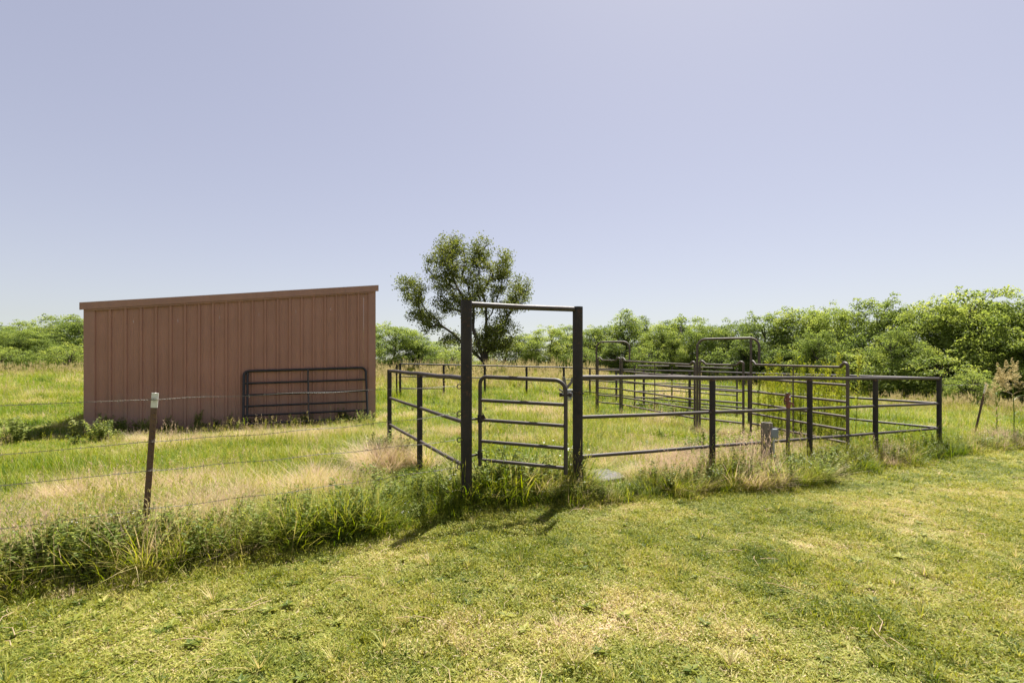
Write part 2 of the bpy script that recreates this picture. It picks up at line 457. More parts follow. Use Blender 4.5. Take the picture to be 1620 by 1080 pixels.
MB().add(*vbox(SW - .15, SW + .035, -.037, .12, -.15, roof_z(SW - .15) - .03, None, roof_z(SW + .035) - .03)).obj('corner_trim', M['trim'], shed)
# side wall on the low side and back end wall (out of sight from here), open high side with posts
MB().add(*vbox(0.01, .05, .125, SD, -.15, roof_z(.02) - .05)).obj('side_wall', M['sheet'], shed)
MB().add(*vbox(.055, SW, SD - .05, SD, -.15, roof_z(.05) - .05, None, roof_z(SW) - .05)).obj('end_wall', M['sheet'], shed)
MB().add(*vbox(SW - .16, SW - .02, SD / 2 - .07, SD / 2 + .07, -.15, roof_z(SW - .15) - .06)).obj('post', M['wood'], shed)
# roof sheet and rake trim (two lengths with a lap joint), eave trim
zz = lambda q, o: roof_z(q) + o
MB().add(*vbox(-.09, SW + .10, -.045, SD + .1, zz(-.09, .06), zz(-.09, .10), zz(SW + .1, .06), zz(SW + .1, .10))).obj('roof', M['roof'], shed)
LJ = SW * .60
MB().add(*vbox(-.10, LJ, -.085, -.048, zz(-.10, -.045), zz(-.10, .125), zz(LJ, -.045), zz(LJ, .125))).obj('rake_trim', M['trim'], shed)
MB().add(*vbox(LJ - .04, SW + .11, -.089, -.0475, zz(LJ - .04, -.048), zz(LJ - .04, .128), zz(SW + .11, -.048), zz(SW + .11, .128))).obj('rake_trim', M['trim'], shed)
MB().add(*vbox(-.012, SW + .012, -.060, -.042, zz(-.012, -.085), zz(-.012, -.048), zz(SW + .012, -.085), zz(SW + .012, -.0485))).obj('soffit_strip', M['trim'], shed)

# ------------------------------------------------------------------ pipe work
def arc(c, a, b, r, n=6):
    """points of a rounded corner at c between unit directions a (towards previous) and b (towards next)"""
    c = np.asarray(c, float); a = np.asarray(a, float); b = np.asarray(b, float)
    return [c + a * r * (1 - math.sin(t)) + b * r * (1 - math.cos(t)) for t in np.linspace(0, math.pi / 2, n)]
def line3(A, B, zA, zB): return np.array([A[0], A[1], zA]), np.array([B[0], B[1], zB])
def part_tube(root, name, pts, r, m, seg=12):
    return MB().tube(pts, r, seg).obj(name, m, root, True)

# gate frame: two tall posts and the crossbar
gf = thing('gate_frame', 'tall dark steel gate frame of two posts and a crossbar', 'gate frame', (*((P1 + P2) / 2), 0))
for P, top in ((P1, 2.50), (P2, 2.495)):
    g = hz(*P)
    po = part_tube(gf, 'post', [(P[0], P[1], g - .2), (P[0], P[1], 1.2), (P[0], P[1], top)], .067, M['pipe'], 24)
    MB().tube([(P[0], P[1], top + .0005), (P[0], P[1], top + .012)], .070, 24).obj('post_cap', M['pipe'], po)
A, B = line3(P1 + U * .064, P2 - U * .064, 2.455, 2.462)
cb = part_tube(gf, 'crossbar', [A, (A + B) / 2 + (0, 0, -.006), B], .034, M['rail'], 16)

# swing gate, hanging a little open towards the house
GL = np.array([-.385, 5.99]); GR = np.array([.612, 5.66])
gd = GR - GL; gw = np.linalg.norm(gd); gu = np.array([*(gd / gw), 0])
def gpt(f, z): return np.array([GL[0] + gd[0] * f, GL[1] + gd[1] * f, z])
gate = thing('swing_gate', 'narrow dark tube gate with rounded top corners hanging between two tall posts', 'gate', (GL[0], GL[1], 0))
tz0, tz1 = 1.592, 1.565
up = np.array([0, 0, 1.])
path = [gpt(0, .52)] + arc(gpt(0, tz0), -up, gu, .085, 8) + arc(gpt(1, tz1), -gu, -up, .13, 9) + [gpt(1, .49)]
part_tube(gate, 'outer_frame', path, .0235, M['rail'], 14)
for z0, z1 in ((1.310, 1.285), (1.075, 1.045), (.82, .79), (.595, .565)):
    part_tube(gate, 'rail', [gpt(.02, z0), gpt(.98, z1)], .0205, M['rail'], 12)
for z in (1.09, .66):
    hp = gpt(0, z)
    h = MB().tube([hp + (-.0, 0, -.045), hp + (0, 0, .045)], .032, 12)
    h.tube([(P1[0] + .05, P1[1] + .02, z), hp], .014, 8)
    h.obj('hinge', M['pipe'], gate, True)
lp = gpt(1, 1.40)
MB().box(lp + gu * -.055, (.035, .04, .045), math.atan2(gd[1], gd[0]), .006).box(lp + gu * .05, (.04, .04, .05), math.atan2(gd[1], gd[0]), .008).tube([lp - gu * .06, lp + gu * .07], .012, 8).obj('latch', M['pipe'], gate)
mb = MB()
hk = gpt(0, 1.10) + gu * .03
mb.add([hk + (0, 0, .07), hk + gu * .07 + (0, 0, -.045), hk + (0, 0, -.02), hk + (0, .012, .07), hk + gu * .07 + (0, .012, -.045), hk + (0, .012, -.02)], [(0, 1, 2), (5, 4, 3), (0, 3, 4, 1), (1, 4, 5, 2), (2, 5, 3, 0)])
mb.obj('gusset', M['pipe'], gate)
# catch and chain on the latch post
ch = thing('chain_loop', 'short dark chain looped round the right gate post beside the latch', 'chain', (P2[0], P2[1], 1.38))
mb = MB()
nlk = 15
for k in range(nlk):
    th = 2 * math.pi * k / nlk
    c = np.array([P2[0] + .078 * math.cos(th), P2[1] + .078 * math.sin(th), 1.385 - .03 * math.cos(th * .5) ** 2])
    tg = np.array([-math.sin(th), math.cos(th), 0]); side = up if k % 2 else np.array([math.cos(th), math.sin(th), 0])
    lk = [c + tg * .021 * math.cos(q) + side * .010 * math.sin(q) for q in np.linspace(0, 2 * math.pi, 11)]
    mb.tube(lk, .0035, 5, False)
for k in range(4):
    c = np.array([P2[0] - .085 - .018 * k, P2[1] - .02, 1.375 - .012 * k]); tg = np.array([-.9, 0, -.4]); side = up if k % 2 else np.array([0, 1., 0])
    mb.tube([c + tg * .018 * math.cos(q) + side * .010 * math.sin(q) for q in np.linspace(0, 2 * math.pi, 11)], .0035, 5, False)
mb.obj('links', M['chain'], ch)

def pipe_fence(label, pts, zt, offs, r_post=.045, r_top=.031, r_rail=.025, skip=(), over=True, name='pipe_fence', first_post=True, trim0=0., trim1=0., pm='pipe'):
    """posts at pts (plan), zt top rail height at both ends, offs drops of the rails below the top"""
    root = thing(name, label, 'fence', (*pts[0], hz(*pts[0])))
    A, B = np.array(pts[0]), np.array(pts[-1]); L = np.linalg.norm(B - A); d = (B - A) / L
    zr = lambda p: zt[0] + (zt[1] - zt[0]) * np.dot(np.array(p) - A, d) / L
    T0, T1 = A + d * trim0, B - d * trim1
    k = [T0 + (T1 - T0) * f for f in np.linspace(0, 1, 9)]
    part_tube(root, 'top_rail', [(q[0], q[1], zr(q) + (.006 * math.sin(i * 2.1) if 0 < i < 8 else 0)) for i, q in enumerate(k)], r_top, M['rail'], 14)
    for i, p in enumerate(pts):
        if i == 0 and not first_post: continue
        po = part_tube(root, 'post', [(p[0], p[1], hz(*p) - .2), (p[0], p[1], .6), (p[0], p[1], zr(p) - r_top * .5 if 0 < i < len(pts) - 1 else zr(p) + r_top * .85)], r_post, M[pm], 16)
    for i, p in enumerate(pts):          # weld collars
        if i == 0 and not first_post: continue
        z_ = zr(p) - r_top
        if 0 < i < len(pts) - 1: MB().tube([(p[0], p[1], z_ - .012), (p[0], p[1], z_ - .004), (p[0], p[1], z_ + .004)], [r_post * 1.0, r_post * 1.12, r_post * 1.05], 12, False).obj('weld', M['rust'], root, True)
    for i in range(len(pts) - 1):
        a, b = np.array(pts[i]), np.array(pts[i + 1]); rp = r_post * .8
        for j, o in enumerate(offs):
            if (i, j) in skip: continue
            a1 = a + d * (trim0 if i == 0 and trim0 else rp); b1 = b - d * (trim1 if i == len(pts) - 2 and trim1 else rp)
            part_tube(root, 'rail', [(a1[0], a1[1], zr(a1) - o), ((a1[0] + b1[0]) / 2, (a1[1] + b1[1]) / 2, (zr(a1) + zr(b1)) / 2 - o - .004), (b1[0], b1[1], zr(b1) - o)], r_rail, M['rail'], 12)
    return root
front = [P2] + [at_px(P2, PC, px) for px in (1127, 1281, 1385)] + [PC]
pipe_fence('long three-rail dark pipe fence running right from the gate frame to the corner post', front, (1.567, 1.405), (.525, 1.045), first_post=False, trim0=.062)
E1 = np.array([-2.40, 9.73])
left = [P1, at_px(P1, E1, 664), E1]
pipe_fence('short three-rail dark pipe fence of two bays going back from the left gate post', left, (1.575, 1.585), (.525, 1.045), r_post=.044, first_post=False, trim0=.062)
# right side of the pen goes back from the corner post, then the back fence
BK = PC + np.array([-.435, .9004]) * 13.9
side = [PC] + [PC + (BK - PC) * f for f in (1 / 6, 2 / 6, 3 / 6, .665, .785, .92)] + [BK]
pipe_fence('pipe fence along the far right side of the pen, receding from the corner post', side, (1.405, 1.435), (.52, 1.04), r_post=.042, r_top=.028, first_post=False, trim0=.045, pm='rail')
BE = np.array([-5.02, 21.7])
back = [BK] + [at_px(BK, BE, px) for px in (892, 833, 767, 702, 633)]
pipe_fence('distant dark pipe fence across the back of the pen below the tall tree', back, (1.455, 1.64), (.55, 1.06), r_post=.05, r_top=.03, r_rail=.022, skip={(0, 1), (1, 1), (2, 1), (3, 1), (1, 0), (2, 0)}, first_post=False, trim0=.05)
q = at_px(BK, BE, 627.5)
eg = thing('fence_stub_post', 'slim dark post standing tight against the left end of the back pipe fence', 'post', (q[0], q[1], hz(*q)))
part_tube(eg, 'post', [(q[0], q[1], hz(*q) - .2), (q[0], q[1], 1.62)], .034, M['pipe'])

# leaning stock gate on the shed wall
WG0 = SL + SU * 0; 
ga = float(np.dot(at_px(SL, SR, 386) - SL, SU)); gb = float(np.dot(at_px(SL, SR, 578) - SL, SU))
sg = thing('stock_gate', 'long black tube stock gate leaning against the brown shed wall', 'gate', sp((ga + gb) / 2, -.4, .1))
GT0, GT1 = 1.505, 1.575
def lg(a, z, zt):      # leaning: foot .42 m off the wall, top touching the ribs
    f = np.clip(z / zt, 0, 1)
    return np.array(sp(a, -(.36 * (1 - f) + .055), z))
def lgp(f, h):         # f 0..1 along, h 0..1 from the bottom up
    a = ga + (gb - ga) * f; zt = GT0 + (GT1 - GT0) * f
    return lg(a, .12 + (zt - .12) * h, zt)
au = np.array([*SU, 0])
upl = lgp(.02, 1) - lgp(.02, 0); upl /= np.linalg.norm(upl)
path = [lgp(0, 0)] + arc(lgp(0, 1), -upl, au, .13, 8) + arc(lgp(1, 1), -au, -upl, .13, 8) + [lgp(1, 0)]
part_tube(sg, 'outer_frame', path, .033, M['black_gate'], 14)
for h in (.765, .545, .335, .165, .01): part_tube(sg, 'rail', [lgp(.01, h), lgp(.99, h)], .027, M['black_gate'])
o3 = np.array([*SN, 0]) * .034
part_tube(sg, 'brace', [lgp(.5, 0) + o3, lgp(.5, 1) + o3], .024, M['chain'])
part_tube(sg, 'stile', [lgp(.028, 0), lgp(.028, .97)], .028, M['black_gate'])

# barbed wire fence on the left
TP = np.array([-3.22, 4.42]); tb = np.array([-3.26, 4.42])
def t_post(root, base, top, cap_len, yaw=0.):
    """studded T-section steel post, with a white-painted head"""
    base = np.array(base, float); top = np.array(top, float); ax = (top - base); L = np.linalg.norm(ax); ax /= L
    fr = np.array([math.cos(yaw), math.sin(yaw), 0]); fr -= ax * fr.dot(ax); fr /= np.linalg.norm(fr); sd_ = np.cross(ax, fr)
    def pr(l0, l1, g, name, m):
        P = [(-.024, 0), (.024, 0), (.024, .006), (.004, .007), (.003, .036), (-.003, .036), (-.004, .007), (-.024, .006)]
        P = [(x + np.sign(x) * g, y + (g if y > 0.001 else -g)) for x, y in P]
        V = [base + ax * l + fr * x + sd_ * y for l in (l0, l1) for x, y in P]
        fs = [(k, (k + 1) % 8, 8 + (k + 1) % 8, 8 + k) for k in range(8)] + [(0, 7, 6, 1), (6, 7, 3, 2), (8, 9, 14, 15)]
        fs = fs[:8] + [(7, 6, 5, 4, 3, 2, 1, 0), (8, 9, 10, 11, 12, 13, 14, 15)]
        mb = MB().add(V, fs)
        if name == 't_post':
            l = .15
            while l < L - cap_len:
                c = base + ax * l - sd_ * .004
                mb.box(c, (.018, .012, .014)); l += .055
        return mb.obj(name, m, root)
    b = pr(0, L - cap_len, 0, 't_post', M['tpost']); c = pr(L - cap_len, L, .0015, 'painted_head', M['white_cap'])
    return b
def barbed_wire(root, pts, r=.0018):
    """two twisted strands with four-point barbs"""
    pts = np.array(pts, float)
    seg = np.linalg.norm(np.diff(pts, axis=0), axis=1); cum = np.concatenate([[0], np.cumsum(seg)]); L = cum[-1]
    n = int(L / .012); s = np.linspace(0, L, n)
    C = np.stack([np.interp(s, cum, pts[:, k]) for k in range(3)], 1)
    tg = np.gradient(C, axis=0); tg /= np.linalg.norm(tg, axis=1)[:, None]
    a = np.cross(tg, up); a /= np.linalg.norm(a, axis=1)[:, None]; b = np.cross(tg, a)
    mb = MB()
    for ph in (0, math.pi):
        th = s / .075 * 2 * math.pi + ph
        mb.tube(C + .0026 * (np.cos(th)[:, None] * a + np.sin(th)[:, None] * b), r, 4)
    k = .05
    while k < L:
        i = min(int(k / L * n), n - 1)
        for _ in range(2):
            v = rng.normal(size=3); v -= tg[i] * v.dot(tg[i]) * .8; v /= np.linalg.norm(v)
            mb.tube([C[i] - v * .016, C[i] + v * .016], .0013, 3)
        k += .125
    return mb.obj('wire', M['wire'], root)
wf = thing('barbed_wire_fence', 'barbed wire fence of four strands running left past the shed, tied to the gate post', 'fence', (TP[0], TP[1], hz(*TP)))
t_post(wf, (tb[0] - .045, tb[1], hz(*tb) - .25), (-3.175, 4.42, 1.50), .13, yaw=R(25))
far = P1 + (TP - P1) * 1.62
for j, (zg, ztp, zf) in enumerate(((1.483, 1.445, 1.42), (1.165, 1.075, 1.04), (.855, .815, .79), (.54, .475, .45))):
    sag = [0, .03, .012, .02][j]
    g0 = np.array([P1[0] - .095, P1[1] - .03, zg])
    lean = -.03 + (ztp / 1.5) * .07
    t0 = np.array([TP[0] + lean + .0, TP[1] - .02, ztp]); f0 = np.array([far[0], far[1], zf])
    P = []
    for f in np.linspace(0, 1, 24): P.append(g0 + (t0 - g0) * f - up * (sag * 4 * f * (1 - f)) + up * .006 * math.sin(f * 23 + j))
    for f in np.linspace(.04, 1, 14): P.append(t0 + (f0 - t0) * f - up * (sag * 2 * f * (1 - f)))
    barbed_wire(wf, P)
    c = np.array([P1[0] - .082, P1[1] - .028, zg])
    MB().tube([c + np.array([.024 * math.cos(q), .008 * math.cos(q), .026 * math.sin(q)]) for q in np.linspace(0, 2 * math.pi, 17)], .006, 6, False).obj('wire_ring', M['chain'], wf)
    MB().tube([t0 + np.array([.03 * math.cos(q), .018 * math.sin(q) + .02, .004 * q - .01]) for q in np.linspace(0, 2 * math.pi, 13)], .0018, 4).obj('wire_clip', M['wire'], wf)
# leaning post and wire beyond the corner
rf = thing('wire_fence', 'single thin wire from the corner pipe post to a leaning steel post with pale top', 'fence', (11.6, 12.4, hz(11.6, 12.4)))
rb = ((1543 - 810) / F * 12.4, 12.4); 
t_post(rf, (rb[0] - .06, rb[1], hz(*rb) - .1), (11.86, 12.4, 1.79 - 36 / F * 12.4), .26, yaw=R(20))
MB().tube([(PC[0] + .05, PC[1], 1.27), ((PC[0] + 11.8) / 2, 11.45, 1.225), (11.8, 12.38, 1.19), (15.2, 14.0, 1.15)], .004, 6).obj('wire', M['wire'], rf)
for x, y, z in ((9.9, 10.95, 1.245),): MB().tube([(x - .02, y, z), (x + .02, y, z)], .012, 6).obj('insulator', M['white_cap'], rf)

# ------------------------------------------------------------------ corral panels
PR = M['panel_pipe']
def panel(label, A, B, zt, zb_off=None, name='corral_hurdle', rails=(0, .335, .65, .93, 1.18, 1.42), ear=True, n_brace=1, r=.025):
    A = np.array(A); B = np.array(B); L = np.linalg.norm(B - A); d2 = (B - A) / L; d = np.array([*d2, 0])
    root = thing(name, label, 'corral panel', (*((A + B) / 2), hz(*((A + B) / 2))), 'tube panels of the round pen')
    def q(f, dz): p = A + (B - A) * f; return np.array([p[0], p[1], zt[0] + (zt[1] - zt[0]) * f - dz])
    e = .05 if ear else 0.
    # end uprights rise past the top rail and curl back onto it (ears)
    for f, s in ((0, 1), (1, -1)):
        g = q(f, 0); base = hz(g[0], g[1]) - .03
        pts = [np.array([g[0], g[1], base])]
        if ear:
            c = g + d * s * .06
            pts += [c + np.array([-d[0] * s * .06 * math.cos(t), -d[1] * s * .06 * math.cos(t), .02 + .06 * math.sin(t)]) for t in np.linspace(0, math.pi * .75, 8)]
            pts.append(g + d * s * .17)
        else: pts.append(g)
        part_tube(root, 'upright', pts, r * 1.15, PR)
    for dz in rails: part_tube(root, 'rail', [q(0, dz) if dz else q(.0 + .15 / L, 0), q(.5, dz + .004), q(1, dz) if dz else q(1 - .15 / L, 0)], r, PR, 10)
    for k in range(n_brace):
        f = (k + 1) / (n_brace + 1)
        part_tube(root, 'brace', [q(f, 0), q(f, rails[-1])], r * .6, PR, 8)
    return root
def arch_gate(label, A, B, C, z0, ztop, zC):
    """bow frame: left leg to the ground at A, over to C where it stops on the neighbouring panel, inner leg at B"""
    A, B, C = [np.array(k) for k in (A, B, C)]
    root = thing('arch_gateway', label, 'gateway', (*A, hz(*A)))
    d = C - A; d = np.array([*(d / np.linalg.norm(d)), 0])
    pts = [np.array([*A, hz(*A) - .05])] + arc([*A, ztop], -up, d, .22, 8) + arc([*C, ztop], -d, -up, .22, 8) + [np.array([*C, zC])]
    part_tube(root, 'bow', pts, .030, PR)
    part_tube(root, 'inner_post', [(*B, hz(*B) - .05), (*B, ztop if np.linalg.norm(B - C) > .1 and z0 else zC + .06)], .026, PR)
    return root
def pz(px, Z): return np.array([(px - 810) / F * Z, Z])
qA = pz(1341, 9.32); qB = pz(1188, 12.05); qC = pz(1103, 13.15); qD = pz(984, 16.1); qE = pz(943.5, 16.9)
zrow = lambda py, Z: CAM_H - (py - HOR) / F * Z
panel('brown tube corral panel ending tied to the front pipe fence, tall weeds behind it', qA, qB, (zrow(581, 9.32), zrow(576.5, 12.05)), n_brace=1)
panel('short brown tube gate panel under the larger arch', pz(1176, 12.15), pz(1107, 13.1), (zrow(577.5, 12.15), zrow(576, 13.1)), name='corral_gate', n_brace=0)
arch_gate('taller brown tube arch beside the weed-filled corral panel', qC, qB, pz(1201, 12.3), True, zrow(535.5, 12.7), zrow(577, 12.3))
panel('brown tube corral panel between the two arches', pz(1099, 13.25), qD, (zrow(577, 13.25), zrow(570.5, 16.1)), n_brace=1)
panel('narrow brown tube gate panel under the smaller arch', pz(981, 16.2), pz(946, 16.85), (zrow(570, 16.2), zrow(569.5, 16.85)), name='corral_gate', n_brace=0, ear=True)
arch_gate('smaller brown tube arch at the far left end of the corral panels', qE, pz(984, 16.15), pz(996, 16.4), False, zrow(540.5, 16.6), zrow(573, 16.4))
z1 = hz(4.4, 19.0) + 1.60
panel('far tube corral panel seen through the rails between the arches', pz(1004, 18.2), pz(1063, 18.9), (z1, z1 - .02), n_brace=0, ear=False)
panel('far tube corral panel seen through the larger arch', pz(1063, 18.9), pz(1166, 17.0), (z1 - .02, z1 - .08), n_brace=0, ear=False)

# ------------------------------------------------------------------ small things by the fence
wp = np.array([(1213 - 810) / F * 8.05, 8.05])
g0 = hz(*wp)
tp = thing('timber_post', 'short grey square timber post carrying a small electrical box', 'post', (*wp, g0))
MB().box((wp[0], wp[1], (g0 - .1 + .79) / 2), (.14, .14, .79 - g0 + .1), R(-8), .012).obj('timber', M['wood'], tp)
bxp = wp + np.array([.075, -.06])
ob = MB().box((bxp[0], bxp[1] - .02, .62), (.115, .085, .15), R(-8), .01).obj('outlet_box', M['boxgrey'], tp)
MB().box((bxp[0] - .0075, bxp[1] - .066, .622), (.10, .012, .135), R(-8), .004).obj('lid', M['boxgrey'], ob)
MB().tube([(bxp[0], bxp[1] - .005, .549), (bxp[0], bxp[1] - .005, g0 - .05)], .018, 12).obj('conduit', M['conduit'], tp, True)

hp = np.array([(1247 - 810) / F * 8.25, 8.25]); g0 = hz(*hp)
hy = thing('yard_hydrant', 'rusty standpipe hydrant with a faded red head beside the timber post', 'hydrant', (*hp, g0))
part_tube(hy, 'standpipe', [(hp[0] - .012, hp[1], g0 - .1), (hp[0], hp[1], 1.02)], .029, M['panel_pipe'], 14)
mb = MB(); x, y = hp
mb.tube([(x, y, 1.0), (x, y, 1.03), (x, y, 1.06), (x, y, 1.16), (x, y, 1.20), (x, y, 1.235)], [.032, .037, .039, .039, .034, .026], 14)
mb.tube([(x + .02, y, 1.085), (x + .052, y - .01, 1.08), (x + .072, y - .015, 1.06), (x + .074, y - .015, 1.03)], [.016, .016, .017, .018], 12)
mb.tube([(x - .03, y, 1.12), (x - .075, y - .012, 1.13)], .016, 8)
mb.obj('head', M['redpaint'], hy, True)
MB().tube([(x - .065, y - .01, 1.06), (x - .07, y - .012, 1.14), (x - .045, y - .01, 1.225), (x + .02, y, 1.252)], [.010, .012, .012, .010], 8).obj('lever', M['rust'], hy, True)
for dz in (1.12, 1.185):
    MB().tube([(x, y - .045, dz), (x, y - .066, dz)], .012, 8).obj('bolt', M['white_cap'], hy)

cx, cy = 1.26, 7.62; g0 = hz(cx, cy)
pad = MB()
ring = [(-.62, -.42), (-.3, -.5), (.25, -.46), (.5, -.40), (.62, -.1), (.6, .36), (.3, .44), (-.25, .42), (-.6, .38), (-.66, 0.)]
for z, k in ((-.08, 1.), (.095, 1.), (.115, .97)): pad.v.append(np.array([(cx + (x * .9 - y * .43) * k * .74, cy + (x * .43 + y * .9) * k * .74, g0 + z * .45) for x, y in ring])); pad.tone.append(np.full(10, .5)); pad.n += 10
for l in range(2):
    for k in range(10): pad.f.append((l * 10 + k, l * 10 + (k + 1) % 10, l * 10 + 10 + (k + 1) % 10, l * 10 + 10 + k)); pad.mi.append(0)
pad.f.append(tuple(range(20, 30))); pad.mi.append(0)
po = pad.obj('concrete_pad', M['concrete'])
tag(po, 'worn grey concrete pad on the ground behind the right gate post', 'concrete pad')

# stock tank near the back fence, mostly hidden by the right gate post
tx, ty = (906 - 810) / F * 20.0, 20.0; g0 = hz(tx, ty)
tk = thing('stock_tank', 'small grey steel stock tank near the back fence, half hidden by the right gate post', 'water tank', (tx, ty, g0))
def oval(z, k=1.): return [(tx + .30 * k * math.cos(t), ty + .24 * k * math.sin(t), z) for t in np.linspace(0, 2 * math.pi, 33)[:-1]]
V = oval(g0 - .05, .93) + oval(g0 + .2, .96) + oval(g0 + .56) + oval(g0 + .56, .965) + oval(g0 + .1, .92)
fs = [(l * 32 + k, l * 32 + (k + 1) % 32, l * 32 + 32 + (k + 1) % 32, l * 32 + 32 + k) for l in range(4) for k in range(32)] + [tuple(range(128, 160))]
MB().add(V, fs).obj('tub', M['trough'], tk, True)
MB().tube([(tx + .303 * math.cos(t), ty + .243 * math.sin(t), g0 + .565) for t in np.linspace(0, 2 * math.pi, 33)], .018, 8, False).obj('rim', M['trough'], tk, True)
mb = MB(); sx, sy = tx - .22, ty + .9
mb.tube([(sx, sy, hz(sx, sy) - .05), (sx + .02, sy, hz(sx, sy) + .55), (sx - .05, sy, hz(sx, sy) + 1.02)], [.11, .09, .07], 10)
mb.tube([(sx + .02, sy, hz(sx, sy) + .5), (sx + .28, sy, hz(sx, sy) + .80), (sx + .32, sy, hz(sx, sy) + 1.0)], [.07, .055, .045], 8)
mb.tube([(sx, sy, hz(sx, sy) + .35), (sx - .25, sy, hz(sx, sy) + .52)], [.05, .035], 8)
so = mb.obj('dead_stump', M['wood'], None, True)
tag(so, 'grey forked dead stump behind the stock tank by the back fence', 'stump')

# ------------------------------------------------------------------ plants: prototypes for scattering
def blade(mb, base, yaw, h, wd, lean, curl, tone, seg=2, mi=0):
    dx, dy = math.cos(yaw), math.sin(yaw); px, py = -dy, dx
    V = []; 
    for i in range(seg + 1):
        f = i / seg
        out = lean * h * f + curl * h * f * f
        z = h * (f - .35 * curl * f * f)
        ww = wd * (1 - f ** 1.6) * .5
        c = np.array([base[0] + dx * out, base[1] + dy * out, base[2] + z])
        if i < seg: V += [c + (px * ww, py * ww, 0), c - (px * ww, py * ww, 0)]
        else: V.append(c)
    fs = []
    for i in range(seg - 1): fs.append((2 * i, 2 * i + 1, 2 * i + 3, 2 * i + 2))
    fs.append((2 * seg - 2, 2 * seg - 1, 2 * seg))
    mb.add(V, fs, tone, mi)
def leaf_quad(mb, base, d, ln, wd, nrm, tone, mi=0, fold=.0):
    d = d / (np.linalg.norm(d) + 1e-9); s = np.cross(d, nrm); s /= np.linalg.norm(s) + 1e-9; nn = np.cross(s, d)
    V = [base, base + d * ln * .45 + s * wd / 2 + nn * fold, base + d * ln - nn * ln * .12, base + d * ln * .45 - s * wd / 2 + nn * fold]
    mb.add(V, [(0, 1, 2, 3)], tone, mi)
def protos(prefix, builders, mats):
    col = bpy.data.collections.new(prefix)
    for i, bfn in enumerate(builders):
        mb = MB(); bfn(mb)
        ob = bpy.data.objects.new('%s_%02d' % (prefix, i), mb.mesh('%s_%02d' % (prefix, i), mats))
        col.objects.link(ob)
    return col
def scatter(name, col, pts, yaw, scl, idx, tnt, label, cat, tilt=None, zs=None):
    n = len(pts)
    me = bpy.data.meshes.new(name); me.from_pydata(np.asarray(pts).tolist(), [], [])
    def at(nm, ty, data, key='value'):
        a = me.attributes.new(nm, ty, 'POINT'); a.data.foreach_set(key, np.ascontiguousarray(data).ravel())
    rot = np.zeros((n, 3), np.float32); rot[:, 2] = yaw
    if tilt is not None: rot[:, 0] = tilt[:, 0]; rot[:, 1] = tilt[:, 1]
    at('rot', 'FLOAT_VECTOR', rot, 'vector')
    s3 = np.repeat(np.asarray(scl, np.float32)[:, None], 3, 1)
    if zs is not None: s3[:, 2] *= zs
    at('scl', 'FLOAT_VECTOR', s3.astype(np.float32), 'vector')
    at('idx', 'INT', np.asarray(idx, np.int32)); at('tint', 'FLOAT', np.asarray(tnt, np.float32))
    ob = bpy.data.objects.new(name, me); COL.objects.link(ob)
    g = bpy.data.node_groups.new(name + '_scatter', 'GeometryNodeTree')
    g.interface.new_socket('Geometry', in_out='INPUT', socket_type='NodeSocketGeometry'); g.interface.new_socket('Geometry', in_out='OUTPUT', socket_type='NodeSocketGeometry')
    gi = g.nodes.new('NodeGroupInput'); go = g.nodes.new('NodeGroupOutput'); ip = g.nodes.new('GeometryNodeInstanceOnPoints')
    ci = g.nodes.new('GeometryNodeCollectionInfo'); ci.inputs['Collection'].default_value = col; ci.inputs['Separate Children'].default_value = True; ci.inputs['Reset Children'].default_value = True
    def na(nm, ty):
        q = g.nodes.new('GeometryNodeInputNamedAttribute'); q.data_type = ty; q.inputs['Name'].default_value = nm
        return [o for o in q.outputs if o.enabled and o.name == 'Attribute'][0]
    L = g.links.new
    e2r = g.nodes.new('FunctionNodeEulerToRotation'); L(na('rot', 'FLOAT_VECTOR'), e2r.inputs[0])
    L(gi.outputs[0], ip.inputs['Points']); L(ci.outputs[0], ip.inputs['Instance']); ip.inputs['Pick Instance'].default_value = True
    L(na('idx', 'INT'), ip.inputs['Instance Index']); L(e2r.outputs[0], ip.inputs['Rotation']); L(na('scl', 'FLOAT_VECTOR'), ip.inputs['Scale'])
    L(ip.outputs[0], go.inputs[0])
    md = ob.modifiers.new('scatter', 'NODES'); md.node_group = g
    tag(ob, label, cat, kind='stuff')
    return ob

def b_lawn(seed):
    def fn(mb):
        r = np.random.default_rng(seed)
        clump = r.uniform(-.15, .15, (9, 2)); ct = r.random(9); ch = r.uniform(.7, 1.3, 9)
        for _ in range(360):
            i = r.integers(0, 9)
            p = r.uniform(-.17, .17, 2) if r.random() < .15 else clump[i] + r.normal(0, .026, 2)
            if np.hypot(*p) > .19: continue
            hh = r.uniform(.018, .050) * (1.6 if r.random() < .05 else 1) * ch[i]
            blade(mb, (p[0], p[1], -.004), r.uniform(0, 6.28), hh, r.uniform(.0045, .0085), r.uniform(.1, 1.0), r.uniform(0, .7), np.clip(.65 * ct[i] + .35 * r.random(), 0, 1))
        for _ in range(75):        # creeping broad leaves
            i = r.integers(0, 9); p = clump[i] + r.normal(0, .045, 2); a = r.uniform(0, 6.28)
            leaf_quad(mb, np.array([p[0], p[1], r.uniform(.010, .038)]), np.array([math.cos(a), math.sin(a), r.uniform(-.2, .5)]), r.uniform(.014, .030), r.uniform(.007, .013), up + r.normal(0, .45, 3), np.clip(.6 * ct[i] + .4 * r.random() - .1, 0, 1))
        for _ in range(7):         # dry clippings
            p = r.uniform(-.15, .15, 2); a = r.uniform(0, 6.28)
            leaf_quad(mb, np.array([p[0], p[1], r.uniform(.015, .03)]), np.array([math.cos(a), math.sin(a), r.uniform(-.1, .2)]), r.uniform(.02, .05), .005, up + r.normal(0, .3, 3), 1.15)
    return fn
